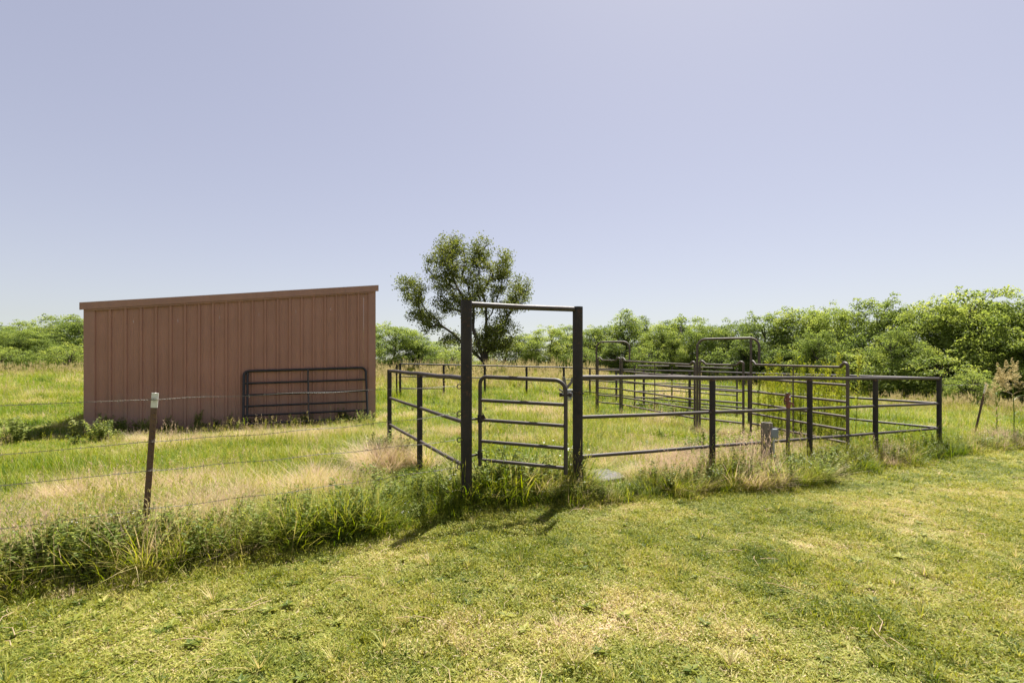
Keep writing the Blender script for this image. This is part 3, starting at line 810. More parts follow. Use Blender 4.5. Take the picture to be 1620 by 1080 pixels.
def b_field(seed, n=130, hmin=.09, hmax=.30, seeds=5, rad=.24):
    def fn(mb):
        r = np.random.default_rng(seed)
        for _ in range(n):
            a, q = r.uniform(0, 6.28), rad * math.sqrt(r.random()); h = r.uniform(hmin, hmax)
            blade(mb, (q * math.cos(a), q * math.sin(a), -.01), r.uniform(0, 6.28), h, r.uniform(.005, .010), r.uniform(.05, .6), r.uniform(0, .9), r.random(), 3)
        for _ in range(seeds):
            a, q = r.uniform(0, 6.28), rad * math.sqrt(r.random()); h = r.uniform(hmax * .9, hmax * 1.6); yaw = r.uniform(0, 6.28); ln = r.uniform(.05, .3)
            blade(mb, (q * math.cos(a), q * math.sin(a), 0), yaw, h, .004, ln, 0, 1.1, 2)
            t = np.array([q * math.cos(a) + math.cos(yaw) * ln * h, q * math.sin(a) + math.sin(yaw) * ln * h, h])
            for _k in range(7):
                leaf_quad(mb, t - up * r.uniform(0, .1) * h / .4, r.normal(0, .5, 3) + up * .9, r.uniform(.02, .045), .007, r.normal(size=3), r.uniform(.7, 1.1))
    return fn
def b_tussock(seed):
    """matted dead bunch grass"""
    def fn(mb):
        r = np.random.default_rng(seed)
        for _ in range(190):
            a, q = r.uniform(0, 6.28), .14 * math.sqrt(r.random()); h = r.uniform(.16, .46)
            blade(mb, (q * math.cos(a), q * math.sin(a), -.01), a + r.normal(0, .7), h, r.uniform(.003, .006), r.uniform(.1, .9), r.uniform(.2, 1.1), r.random(), 3)
    return fn
def b_bunch(seed, n=55, h0=.25, h1=.6, rad=.13, wd=.0095):
    """lush broad-bladed grass clump"""
    def fn(mb):
        r = np.random.default_rng(seed)
        for _ in range(n):
            a, q = r.uniform(0, 6.28), rad * math.sqrt(r.random()); h = r.uniform(h0, h1)
            blade(mb, (q * math.cos(a), q * math.sin(a), -.01), a + r.normal(0, .8), h, wd * r.uniform(.6, 1.2), r.uniform(.1, .5), r.uniform(.2, 1.1), r.random(), 4)
        for _ in range(10):
            a = r.uniform(0, 6.28); h = r.uniform(h1 * .7, h1 * 1.15); blade(mb, (0, 0, 0), a, h, .006, r.uniform(.2, .7), .2, 1.0, 3)
    return fn
def b_forb(seed, h=.42, nst=6, lw=.022, ll=.06, flower=False):
    """many-stemmed leafy weed, some with small white flowers"""
    def fn(mb):
        r = np.random.default_rng(seed)
        for _ in range(nst):
            a = r.uniform(0, 6.28); ln = r.uniform(.1, .55); hh = h * r.uniform(.6, 1.1)
            b0 = np.array([r.normal(0, .03), r.normal(0, .03), -.01]); tip = b0 + np.array([math.cos(a) * ln * hh, math.sin(a) * ln * hh, hh])
            mid = (b0 + tip) / 2 + np.array([-math.cos(a), -math.sin(a), 0]) * .06 * hh
            P = [b0, mid, tip]; mb.tube(P, [.004, .003, .0015], 4, False, .25)
            for k in range(int(hh / .017)):
                f = r.uniform(.12, 1.0); c = b0 * (1 - f) ** 2 + mid * 2 * f * (1 - f) * 1.0 + tip * f * f
                th = r.uniform(0, 6.28); d = np.array([math.cos(th), math.sin(th), r.uniform(-.1, .8)])
                leaf_quad(mb, c, d, ll * r.uniform(.5, 1.2) * (1.15 - .5 * f), lw * r.uniform(.6, 1.1), up + r.normal(0, .35, 3), r.random())
            if flower:
                for k in range(2):
                    c = tip + r.normal(0, .025, 3) + up * .02
                    for q in range(6):
                        th = q * 1.047; leaf_quad(mb, c, np.array([math.cos(th), math.sin(th), .25]), .011, .009, up, .5, 1)
    return fn
def b_horse(seed, h=1.9):
    """tall single-stemmed horseweed with narrow leaves all the way up"""
    def fn(mb):
        r = np.random.default_rng(seed); bend = r.normal(0, .07, 2)
        pos = lambda f: np.array([bend[0] * f * f * h, bend[1] * f * f * h, f * h])
        mb.tube([pos(f) for f in np.linspace(0, 1, 6)], np.linspace(.009, .002, 6), 5, False, .2)
        for k in range(int(150 * h / 1.9)):
            f = r.uniform(.12, 1) ** .8; th = k * 2.4 + r.normal(0, .3); e = r.uniform(.3, 1.1) + .7 * f
            leaf_quad(mb, pos(f), np.array([math.cos(th), math.sin(th), e]), r.uniform(.08, .15) * (1.1 - .35 * f), r.uniform(.011, .018), up + r.normal(0, .2, 3), np.clip(.25 + .6 * f + r.normal(0, .12), 0, 1))
        for k in range(9):
            f = r.uniform(.72, .95); th = r.uniform(0, 6.28); b0 = pos(f); tip = b0 + np.array([math.cos(th) * .12, math.sin(th) * .12, .22])
            mb.tube([b0, tip], [.003, .001], 3, False, .5)
            for q in range(9):
                c = b0 + (tip - b0) * r.random(); leaf_quad(mb, c, r.normal(0, .5, 3) + up * .8, .05, .008, r.normal(size=3), .6 + .4 * r.random())
    return fn
def b_plume(seed, h=1.25):
    """tall pasture grass with feathery tan seed heads"""
    def fn(mb):
        r = np.random.default_rng(seed)
        for s in range(7):
            a = r.uniform(0, 6.28); ln = r.uniform(.05, .28); hh = h * r.uniform(.75, 1.1); b0 = np.array([r.normal(0, .07), r.normal(0, .07), 0]); dv = np.array([math.cos(a) * ln, math.sin(a) * ln, 1.])
            mb.tube([b0, b0 + dv * hh], [.004, .002], 3, False, .6, 0)
            for k in range(34):
                f = r.random(); c = b0 + dv * hh * (.74 + .26 * f); th = r.uniform(0, 6.28)
                leaf_quad(mb, c, np.array([math.cos(th), math.sin(th), 1.3]), .09 * (1.15 - f), .012, r.normal(size=3), r.random(), 1)
        for _ in range(34):
            a, q = r.uniform(0, 6.28), .15 * math.sqrt(r.random()); blade(mb, (q * math.cos(a), q * math.sin(a), 0), a + r.normal(0, .8), r.uniform(.4, .95) * h * .75, .014, r.uniform(.1, .4), r.uniform(.2, .8), r.random(), 3)
    return fn

def visible(X, Y, m=.15):
    k = X / np.maximum(Y, .1) * F + 810
    return (k > -1620 * m) & (k < 1620 * (1 + m)) & (Y > 1.5)
def in_shed(X, Y):
    a = (X - SL[0]) * SU[0] + (Y - SL[1]) * SU[1]; d = -((X - SL[0]) * SN[0] + (Y - SL[1]) * SN[1])
    return (a > -.02) & (a < SW + .02) & (d > -.06) & (d < SD)
def on_pad(X, Y): return (((X - cx) * .9 + (Y - cy) * .43) ** 2 / .22 + ((Y - cy) * .9 - (X - cx) * .43 + .2) ** 2 / .28) < 1
def grid_pts(x0, x1, y0, y1, step, r):
    X, Y = np.meshgrid(np.arange(x0, x1, step), np.arange(y0, y1, step)); X = X.ravel() + r.uniform(-.6, .6, X.size) * step; Y = Y.ravel() + r.uniform(-.6, .6, Y.size) * step
    return X, Y
def P3(X, Y, dz=0.): return np.stack([X, Y, height(X, Y) + dz], 1)

# lawn
r1 = np.random.default_rng(21)
LAWN = protos('lawn_patch', [b_lawn(100 + i) for i in range(8)], [M['lawn']])
X1, Y1 = grid_pts(-6.5, 9.5, 1.8, 7.5, .135, r1); X2, Y2 = grid_pts(-2, 17, 7.5, 15, .20, r1)
X = np.concatenate([X1, X2]); Y = np.concatenate([Y1, Y2]); s, t = st(X, Y)
k = visible(X, Y, .12) & (t > edge_t(s) - .12); X, Y = X[k], Y[k]; n = len(X)
scl = np.where(Y < 7.5, r1.uniform(.8, 1.15, n), r1.uniform(1.2, 1.6, n))
zs = (.1 + 1.75 * fbm(X * 3.2, Y * 3.2, 3)) * np.where(Y < 7.5, 1, .75)
s, t = st(X, Y); zs = zs * (1 + 1.3 * np.exp(-((t - edge_t(s)) / .13) ** 2))
scatter('lawn_grass', LAWN, P3(X, Y), r1.uniform(0, 6.28, n), scl, r1.integers(0, 8, n), tint(X, Y) + r1.normal(0, .06, n), 'short mown lawn grass with dry patches in the foreground', 'grass', zs=zs)
# flat weeds and dropped straws on the lawn
def b_rosette(seed):
    def fn(mb):
        r = np.random.default_rng(seed)
        for k in range(16):
            a = k * 2.4 + r.normal(0, .3); ln = r.uniform(.035, .075)
            leaf_quad(mb, np.array([0, 0, .006 + .001 * k]), np.array([math.cos(a), math.sin(a), r.uniform(.15, .6)]), ln, ln * r.uniform(.3, .45), up, r.random() * .6)
    return fn
def b_straw(seed):
    def fn(mb):
        r = np.random.default_rng(seed)
        for k in range(3):
            p = np.array([r.normal(0, .05), r.normal(0, .05), .035]); a = r.uniform(0, 6.28); L_ = r.uniform(.10, .26)
            mb.tube([p, p + np.array([math.cos(a), math.sin(a), .05]) * L_ * .5 + up * .01, p + np.array([math.cos(a + .2), math.sin(a + .2), 0]) * L_], [.0022, .002, .001], 4, False, 1.1)
    return fn
LW = protos('lawn_weed', [b_rosette(150 + i) for i in range(4)] + [b_straw(160 + i) for i in range(3)] + [b_bunch(170, 26, .05, .11, .03, .007), b_bunch(171, 30, .06, .13, .035, .007)], [M['lawn']])
X, Y = grid_pts(-6, 12, 2., 10, .21, r1); s, t = st(X, Y); k = visible(X, Y, .1) & (t > edge_t(s) + .1) & (r1.random(len(X)) < .55); X, Y = X[k], Y[k]; n = len(X)
ix = r1.choice(9, n, p=[.13, .13, .13, .13, .05, .05, .06, .16, .16]); tn = np.where((ix > 3) & (ix < 7), .85, np.clip(tint(X, Y) * .7 + r1.normal(0, .12, n), 0, .8))
scatter('lawn_weeds', LW, P3(X, Y, .004), r1.uniform(0, 6.28, n), r1.uniform(.55, 1.15, n), ix, tn, 'small flat weeds, tufts and dry straws scattered over the lawn', 'weeds')
# pasture and pen grass
r2 = np.random.default_rng(22)
FIELD = protos('field_patch', [b_field(200 + i, 150, .07, .22, 1) for i in range(4)] + [b_field(210 + i, 130, .10, .34, 4) for i in range(4)], [M['grass']])
sets = [grid_pts(-12, 14, 2.5, 14, .21, r2), grid_pts(-24, 22, 14, 24, .40, r2), grid_pts(-48, 46, 24, 42, .85, r2), grid_pts(-85, 70, 42, 75, 1.7, r2)]
sc = [np.full(len(q[0]), v) for q, v in zip(sets, (1., 1.35, 2.2, 3.6))]
X = np.concatenate([q[0] for q in sets]); Y = np.concatenate([q[1] for q in sets]); sc = np.concatenate(sc); s, t = st(X, Y)
k = visible(X, Y, .05) & (t < edge_t(s) - .05) & ~in_shed(X, Y) & ~on_pad(X, Y); X, Y, sc = X[k], Y[k], sc[k]; n = len(X)
tall = fbm(X * .5 + 9, Y * .5, 3) + r2.normal(0, .1, n)
ix = np.where(tall > .56, r2.integers(4, 8, n), r2.integers(0, 4, n))
zs = np.where(sc > 2, .55, np.where(sc > 1.2, .75, .85)) * (.35 + 1.45 * fbm(X * .8, Y * .8 + 30, 3)) * np.where(Y > 20, 1.25, 1.)
ad_ = (X - SL[0]) * SU[0] + (Y - SL[1]) * SU[1]; dd_ = (X - SL[0]) * SN[0] + (Y - SL[1]) * SN[1]
zs = np.where((ad_ > -2) & (ad_ < SW + .3) & (dd_ < 3.2) & (dd_ > -1), zs * .5, zs)
scatter('pasture_grass', FIELD, P3(X, Y), r2.uniform(0, 6.28, n), sc * r2.uniform(.85, 1.15, n), ix, tint(X, Y) + r2.normal(0, .06, n), 'rough pasture grass of mixed green and straw behind the fences', 'grass', zs=zs)

# rank growth along the fence lines
r3 = np.random.default_rng(23)
BELT = protos('belt_plant', [b_bunch(300), b_bunch(301), b_bunch(302, 45, .2, .5), b_forb(310, .42, 9, .030, .075), b_forb(311, .5, 9, .026, .07), b_forb(312, .36, 11, .036, .08), b_forb(313, .45, 8, .020, .055, True), b_forb(314, .4, 9, .020, .055, True), b_tussock(320), b_tussock(321), b_field(330, 110, .15, .45, 12), b_field(331, 110, .15, .5, 14)], [M['weed'], M['petal']])
n = 4600
s = r3.uniform(-7, 13.5, n); t = r3.uniform(-.55, .62, n)
t = np.where(t > 0, t * (edge_t(s) / .5), t)
ok = (t < edge_t(s) - .03)
s, t = s[ok], t[ok]
X = P1[0] + U[0] * s + NV[0] * t; Y = P1[1] + U[1] * s + NV[1] * t
k = visible(X, Y, .06) & ~on_pad(X, Y); X, Y, s, t = X[k], Y[k], s[k], t[k]; n = len(X)
ts = fbm(X * 1.1 + 50, Y * 1.1, 3); u = r3.random(n); d = tint(X, Y); d = np.where((t > .0) & (s < 1.6), np.minimum(d, .5), d)
front_ = t > .08
u = np.where(front_, u * .82, u)
ix = np.where(u < .17, r3.integers(0, 3, n), np.where(u < .62, r3.integers(3, 6, n), np.where(u < .76, r3.integers(10, 12, n), np.where(u < .83, r3.integers(6, 8, n), r3.integers(8, 10, n)))))
dry = (d > .62) & (r3.random(n) < .75) & ((t < .15) | (s > 1.5)); ix = np.where(dry, r3.integers(8, 12, n), ix)
grn = (s < 1.6) & (t > .0) & ((ix >= 8) & (r3.random(n) < .85)); ix = np.where(grn, np.where(r3.random(n) < .15, r3.integers(0, 3, n), r3.integers(3, 6, n)), ix)
dead = (s > 1.9) & (s < 6.2) & (r3.random(n) < .36); ix = np.where(dead, r3.integers(8, 10, n), ix)
straw_ = (s < -1.6) & (r3.random(n) < .13); ix = np.where(straw_, np.where(r3.random(n) < .75, r3.integers(10, 12, n), r3.integers(8, 10, n)), ix)
lush = (s > -2.9) & (s < .1) & (t < .35); ix = np.where(lush & (r3.random(n) < .45), r3.integers(0, 3, n), ix)
scl = r3.uniform(.55, .98, n) * (.65 + .7 * ts) * np.where((s < -1.2) & (ix >= 3) & (ix < 8), 1.05, 1.05) * np.where(s > 7, .75, 1.0)
scl *= np.where(t < -.2, .75, 1.0)
scl = np.where((s > .0) & (s < 1.75) & (t < -.08) & (t > -.45), scl * 1.35, scl)
scl = np.where((s > -1.0) & (s < 2.2) & (t > -.08), scl * .55, scl)
gap = (s > 1.8) & (s < 2.75); scl = np.where(gap, scl * .45, scl)
ix = np.where(((ix == 6) | (ix == 7)) & (s < 1.5) & (r3.random(n) < .7), 4, ix)
tn = np.where(ix >= 8, np.clip(d + .3, .5, 1), np.clip(d * .7 + .22, 0, .85)); tn = np.where(ix < 3, np.clip(d * .7 + .16, 0, .58), tn); tn = np.where((ix >= 10) & (d < .5), np.clip(d * .8 + .22 * (s < -1.6), .1, .7), tn)
def split_scatter(nm, sel, colx, remap, label):
    scatter(nm, colx, P3(X[sel], Y[sel], -.01), r3.uniform(0, 6.28, sel.sum()), scl[sel], remap(ix[sel]), tn[sel] + r3.normal(0, .07, sel.sum()), label, 'weeds', tilt=r3.normal(0, .09, (sel.sum(), 2)))
BELTG = protos('belt_grass', [b_bunch(300), b_bunch(301), b_bunch(302, 45, .2, .5), b_tussock(320), b_tussock(321), b_field(330, 110, .15, .45, 12), b_field(331, 110, .15, .5, 14)], [M['grass']])
isg = (ix < 3) | (ix >= 8)
split_scatter('fence_line_grass', isg, BELTG, lambda q: np.where(q < 3, q, q - 5), 'rank tall grass and dead tufts along the foot of the fences')
split_scatter('fence_line_weeds', ~isg, BELT, lambda q: q, 'leafy green weeds with small white flowers along the foot of the fences')

MAT = protos('dead_tuft', [b_tussock(340 + i) for i in range(4)], [M['grass']])
pp = []
for cx_, cy_, rx, ry, k_ in DRY:
    if st(cx_, cy_)[1] > .3 or cy_ > 13: continue
    for _ in range(int(60 * rx * ry * k_ / .25)): pp.append((cx_ + r3.normal(0, rx * .6), cy_ + r3.normal(0, ry * .6), r3.uniform(.35, .75)))
for px_, Yd_, sp_, cn_, sz_ in [(622, 8.3, .28, 26, 1.15), (600, 8.0, .25, 14, 1.0), (520, 6.3, .22, 22, 1.1), (505, 6.0, .2, 12, .95), (300, 5.6, .35, 22, .85), (345, 5.7, .3, 16, .9), (430, 6.6, .35, 14, .8), (120, 5.3, .4, 16, .75), (20, 5.4, .4, 10, .7), (722, 7.4, .2, 8, .8)]:
    for _ in range(cn_): pp.append(((px_ - 810) / F * Yd_ + r3.normal(0, sp_), Yd_ + r3.normal(0, sp_ * .6), sz_ * r3.uniform(.7, 1.2)))
pp = np.array(pp); k = (st(pp[:, 0], pp[:, 1])[1] < edge_t(st(pp[:, 0], pp[:, 1])[0]) - .25) & ((st(pp[:, 0], pp[:, 1])[1] < -.02) | (pp[:, 0] > 1.2)) & ~on_pad(pp[:, 0], pp[:, 1]) & ~in_shed(pp[:, 0], pp[:, 1]); pp = pp[k]; n = len(pp)
scatter('matted_dead_grass', MAT, P3(pp[:, 0], pp[:, 1], -.02), r3.uniform(0, 6.28, n), pp[:, 2], r3.integers(0, 4, n), np.clip(r3.normal(.9, .1, n), .6, 1), 'flattened tufts of pale dead grass in patches behind the fence', 'dead grass', tilt=r3.normal(0, .35, (n, 2)))
# bigger weeds in clumps: by the shed, round the pen posts, broad-leaved patch by the timber post
r4 = np.random.default_rng(24)
BIG = protos('big_weed', [b_forb(400, .75, 8, .05, .11), b_forb(401, .6, 9, .055, .11), b_forb(402, .85, 7, .04, .10), b_forb(403, .5, 10, .06, .12, True)], [M['weed'], M['petal']])
pp = []
for px, Yd, spread, cnt, sz in [(60, 11.4, 1.7, 11, .75), (108, 11.0, 1.1, 10, .8), (20, 11., 1.8, 7, .55), (170, 10.9, .5, 6, .6), (560, 13.6, .4, 6, .5), (1165, 8.9, .55, 22, .7), (1100, 9.0, .5, 9, .55), (1370, 11.2, .8, 16, .6), (1395, 9.4, .4, 8, .55), (1310, 7.9, .35, 14, .55), (1270, 7.8, .3, 8, .5), (690, 6.05, .16, 9, .62), (665, 6.0, .18, 9, .55), (640, 5.8, .2, 8, .5), (1150, 7.25, .3, 9, .42), (1050, 7.0, .3, 7, .36), (1400, 9.6, .4, 9, .4), (1450, 10.0, .4, 8, .4), (612, 8.9, .4, 9, .7), (590, 8.7, .4, 7, .6), (560, 6.4, .25, 6, .55), (1600, 11.4, .7, 12, .6), (300, 12.6, 1.5, 10, .5), (480, 13.6, 1.0, 8, .5), (1060, 16.2, .5, 6, .9), (940, 19.5, 1, 8, .6)]:
    x0 = (px - 810) / F * Yd
    for _ in range(cnt): pp.append((x0 + r4.normal(0, spread * .6), Yd + r4.normal(0, spread * .5), sz * r4.uniform(.6, 1.2)))
for _ in range(90):
    f = r4.random(); Yd = r4.uniform(8.5, 20); x0 = r4.uniform((640 - 810) / F * Yd, (1330 - 810) / F * Yd); pp.append((x0, Yd, r4.uniform(.2, .5)))
for _ in range(120):
    q = SL + SU * r4.uniform(-.2, SW + .05) + SN * abs(r4.normal(.1, .38)); pp.append((q[0], q[1], .15 + .5 * r4.random() ** 2))
pp = np.array(pp); k = ~in_shed(pp[:, 0], pp[:, 1]); pp = pp[k]; n = len(pp)
scatter('broad_leaved_weeds', BIG, P3(pp[:, 0], pp[:, 1], -.01), r4.uniform(0, 6.28, n), pp[:, 2], r4.integers(0, 4, n), r4.uniform(.2, .8, n), 'clumps of broad-leaved green weeds by the shed and inside the pen', 'weeds', tilt=r4.normal(0, .08, (n, 2)))
# horseweed thicket inside the round pen
HW = protos('horseweed', [b_horse(500, 1.9), b_horse(501, 1.6), b_horse(502, 2.1), b_horse(503, 1.3), b_horse(504, 1.75)], [M['horseweed']])
pp = []
for _ in range(150):
    f = r4.random(); px = 1198 + 140 * f; Yd = r4.uniform(11.6 - 1.4 * f, 15.2 - 2.2 * f)
    pp.append(((px - 810) / F * Yd, Yd, r4.uniform(.3, .8) if r4.random() < .75 else r4.uniform(.75, 1.05)))
for px, Yd, sc_ in [(1308, 11.9, 1.1), (1316, 12.1, 1.2), (1325, 12.3, 1.22), (1332, 12.0, 1.12), (1298, 12.4, .95), (1272, 12.6, .95), (1240, 12.9, 1.0)]:
    for _ in range(2): pp.append(((px - 810) / F * Yd + r4.normal(0, .12), Yd + r4.normal(0, .3), sc_ * r4.uniform(.75, 1.02)))
for _ in range(16): pp.append(((1075 - 810) / F * 18 + r4.normal(0, .35), 17.6 + r4.normal(0, .3), r4.uniform(.4, .6)))
pp = np.array(pp); n = len(pp)
scatter('horseweed_thicket', HW, P3(pp[:, 0], pp[:, 1]), r4.uniform(0, 6.28, n), pp[:, 2], r4.integers(0, 5, n), r4.uniform(.15, .85, n), 'thicket of tall bright green horseweed inside the round corral', 'weeds', tilt=r4.normal(0, .05, (n, 2)))
# tall plumed grass at the back of the pasture
PL = protos('plume_grass', [b_plume(600), b_plume(601, 1.1), b_plume(602, 1.4), b_plume(603, 1.0)], [M['grass'], M['plume']])
r5 = np.random.default_rng(25)
n = 520
px = r5.uniform(585, 960, n); Yd = r5.uniform(25.5, 37, n); X = (px - 810) / F * Yd; Y = Yd
n2 = 200; px = r5.uniform(-30, 150, n2); Yd2 = r5.uniform(34, 42, n2); X = np.concatenate([X, (px - 810) / F * Yd2]); Y = np.concatenate([Y, Yd2])
n3 = 160; px = r5.uniform(1380, 1640, n3); Yd3 = 21.5 - (px - 1380) / 260 * 3 + r5.normal(0, .6, n3); X = np.concatenate([X, (px - 810) / F * Yd3]); Y = np.concatenate([Y, Yd3])
n = len(X); scl = np.where(Y > 24, r5.uniform(.6, 1.05, n), r5.uniform(.35, .6, n)); scl = np.where(X < -20, scl * .75, scl)
scatter('plumed_grass', PL, P3(X, Y), r5.uniform(0, 6.28, n), scl, r5.integers(0, 4, n), np.clip(r5.normal(.6, .15, n), 0, 1), 'band of tall tan-plumed grass at the back of the pasture', 'grass', tilt=r5.normal(0, .1, (n, 2)))

# sorghum-like plumed plant standing at the right edge
def plume_plant(label, x, y, h, seed, npan=7):
    r = np.random.default_rng(seed); g0 = hz(x, y); root = thing('plumed_stalk', label, 'plant', (x, y, g0))
    b0 = np.array([x, y, g0]); tip = b0 + np.array([-.03, 0, h * .74])
    MB().tube([b0 - up * .05, (b0 + tip) / 2 + (.02, 0, 0), tip], [.013, .011, .006], 10, True, .6).obj('stalk', M['leaf'], root, True)
    for k in range(9):
        f = r.uniform(.15, .95); c = b0 + (tip - b0) * f; th = r.uniform(0, 6.28)
        mb = MB(); blade(mb, c, th, r.uniform(.2, .34), .026, r.uniform(.35, .7), r.uniform(1.2, 2.2), r.random(), 6); mb.obj('leaf', M['leaf'] if k % 3 else M['straw'], root)
    mb = MB()
    for p in range(npan):
        off = np.array([r.normal(-.10, .16), r.normal(0, .12), r.uniform(-.28, .06)]); c0 = tip + off * (p > 0); hh = h * .30 * r.uniform(.8, 1.1); ln = np.array([r.normal(-.15, .2), r.normal(0, .15), 1.]); ln /= np.linalg.norm(ln)
        for k in range(52):
            f = r.random(); th = r.uniform(0, 6.28); c = c0 + ln * hh * f; L = .20 * (1.08 - f); d = np.array([math.cos(th), math.sin(th), .9]); e = c + d * L * .6 + (0, 0, -.03)
            mb.tube([c, e], [.002, .001], 3, False, .5)
            for q in range(9): leaf_quad(mb, c + (e - c) * r.uniform(.2, 1), r.normal(0, .6, 3) + up * .3, .024, .009, r.normal(size=3), r.random())
    mb.obj('plume', M['plume'], root)
plume_plant('tall stalk with a big feathery tan plume beside the leaning steel post', (1604 - 810) / F * 11.6, 11.6, 2.02, 5, 8)
plume_plant('thinner dry stalk with a drooping tan plume just left of the larger plumed stalk', (1577 - 810) / F * 12.3, 12.3, 1.62, 8, 3)

# ------------------------------------------------------------------ trees
def envelope(f, kind):
    if kind == 0: return math.sin(math.pi * min(1, .30 + .68 * f)) ** .5          # bushy to the ground
    if kind == 1: return (1 - f) ** .55 * (.55 + .45 * min(1, f * 5))               # tapering
    return math.sin(math.pi * min(1, .26 + .71 * f)) ** .6                          # rounded
def crown(seed, H, W, kind, ncl, nl, leaf, rc=(.45, .8)):
    r = np.random.default_rng(seed); mb = MB(); cs = []
    lob = [(r.uniform(0, 6.28), r.uniform(.75, 1.2)) for _ in range(7)]
    for i in range(ncl):
        f = r.uniform(.03, .93); th = r.uniform(0, 6.28)
        lb = min(lob, key=lambda q: abs((q[0] - th + math.pi) % (2 * math.pi) - math.pi))[1]
        rad = W / 2 * envelope(f, kind) * lb * math.sqrt(r.uniform(.12, 1)); q = r.uniform(*rc) * (.7 if f > .8 else 1)
        cs.append((np.array([rad * math.cos(th), rad * math.sin(th), f * H]), q))
    for i in range(16):       # sprigs that break the outline
        f = r.uniform(.55, 1.0); th = r.uniform(0, 6.28); rad = W / 2 * envelope(min(f, .93), kind) * r.uniform(.2 if f > .85 else .95, 1.12)
        cs.append((np.array([rad * math.cos(th), rad * math.sin(th), f * H * 1.03]), r.uniform(.2, .34)))
    VV = []; FF = []; TT = []
    for c, q in cs:
        base = np.clip(r.normal(.45, .17), 0, .9)
        k = int(nl * (q / .6) ** 2)
        d = r.normal(size=(k, 3)); d /= np.linalg.norm(d, axis=1)[:, None]; d[:, 2] = np.where(d[:, 2] < -.3, -d[:, 2], d[:, 2])
        P = c + d * q * r.uniform(.45, 1.08, (k, 1)) * np.array([1, 1, .9])
        nr = d * .5 + np.array([0, 0, .55]) + r.normal(0, .6, (k, 3)); nr /= np.linalg.norm(nr, axis=1)[:, None]
        ax = np.cross(nr, r.normal(size=(k, 3))); ax /= np.linalg.norm(ax, axis=1)[:, None]; bx = np.cross(nr, ax)
        L = leaf * r.uniform(.6, 1.25, (k, 1)); Wd = L * r.uniform(.42, .62, (k, 1))
        V = np.stack([P - ax * L * .5, P + bx * Wd * .5 + nr * L * .08, P + ax * L * .5 - nr * L * .1, P - bx * Wd * .5 + nr * L * .08], 1).reshape(-1, 3)
        tn = np.repeat(np.clip(base + r.normal(0, .10, k) + .08 * d[:, 2], 0, 1), 4)
        VV.append(V); TT.append(tn)
    V = np.concatenate(VV); nq = len(V) // 4
    mb.v = [V]; mb.tone = [np.concatenate(TT)]; mb.n = len(V); mb.f = np.arange(nq * 4).reshape(-1, 4).tolist(); mb.mi = [0]
    return mb, cs
def trunk_mb(seed, H, cs, r0):
    r = np.random.default_rng(seed); mb = MB()
    spine = [np.array([0, 0, -.2])]; 
    for i in range(6): spine.append(spine[-1] + np.array([r.normal(0, .10), r.normal(0, .10), H * .14]))
    mb.tube(spine, np.linspace(r0, r0 * .25, 7), 8)
    for c, q in [cs[i] for i in r.choice(len(cs), 22, replace=False)]:
        j = max(1, min(5, int(c[2] / (H * .14)) - 1)); a = spine[j]
        if c[2] < a[2]: a = spine[1]
        mid = (a + c) / 2 + np.array([0, 0, .12 * np.linalg.norm(c - a)]) + r.normal(0, .08, 3)
        mb.tube([a, mid, c], [r0 * .38, r0 * .22, r0 * .08], 6)
    return mb
PROTO = []
for i, (H, W, kd, ncl, nl, lf, rc) in enumerate([(5.2, 4.6, 0, 185, 165, .125, (.38, .7)), (5.2, 4.2, 2, 170, 165, .125, (.38, .7)), (5.6, 3.2, 1, 130, 150, .12, (.32, .58)), (5.0, 5.2, 0, 205, 155, .125, (.4, .75)), (3.0, 3.6, 0, 110, 130, .11, (.3, .52)), (5.4, 4.4, 2, 170, 145, .14, (.42, .78))]):
    mb, cs = crown(900 + i, H, W, kd, ncl, nl, lf, rc)
    cm = mb.mesh('crown', M['leaf']); tm = trunk_mb(950 + i, H, cs, .11).mesh('trunk', M['bark'], True)
    co = np.array([v.co[:] for v in cm.vertices])
    PROTO.append((cm, tm, float(np.percentile(co[:, 2], 99.85)), 2 * float(np.percentile(np.abs(co[:, :2]), 96))))
def tree(label, px, Yd, top, wpx, proto, name='hedgerow_tree', group='trees of the hedgerow', yaw=None, sink=0.):
    """tree at photo column px and distance Yd whose top reaches photo row top; wpx = crown width in photo pixels"""
    cm, tm, H, W = PROTO[proto]
    X = (px - 810) / F * Yd; g = hz(X, Yd) - sink
    h = CAM_H - (top - HOR) / F * Yd - g; wd = 1.22 * wpx / F * Yd
    o = thing(name, label, 'tree' if name != 'shrub' else 'shrub', (X, Yd, g), group); o['_org'] = [0, 0, 0]
    o.scale = (wd / W, wd / W, h / H); o.rotation_euler = (0, 0, (px * 1.7 + Yd) % 6.28 if yaw is None else yaw)
    for nm, m_ in (('trunk', tm), ('crown', cm)):
        c = bpy.data.objects.new(nm, m_); COL.objects.link(c); c.parent = o
    return o
LT = 'trees left of the shed'; MT = 'trees between the shed and the gate'; RT = 'trees of the long hedgerow behind the pens'; FT = 'shrubs at the foot of the hedgerow'
tree('pale rounded tree top farthest back at the left, showing above the nearer bushes', 38, 72, 507, 52, 1, group=LT)
tree('bushy yellow-green tree at the extreme left edge of the picture', -14, 46, 508, 80, 0, group=LT)
tree('low bushy tree second from the left edge, below the pale rounded top', 28, 43, 519, 62, 3, group=LT)
tree('yellow-green bushy tree in the dip left of the shed', 68, 44, 524, 64, 0, group=LT)
tree('taller spreading tree just left of the shed roof end', 96, 49, 499, 70, 5, group=LT)
tree('tree partly hidden behind the left end of the shed wall', 138, 47, 500, 70, 1, group=LT)
tree('low bright bush at the foot of the trees nearest the shed', 108, 41, 541, 52, 4, 'shrub', group=LT)
tree('dark low bush at the left edge beneath the leftmost tree', 8, 40, 548, 60, 4, 'shrub', group=LT)
tree('rounded bushy tree just right of the shed wall', 618, 42, 511, 82, 3, group=MT)
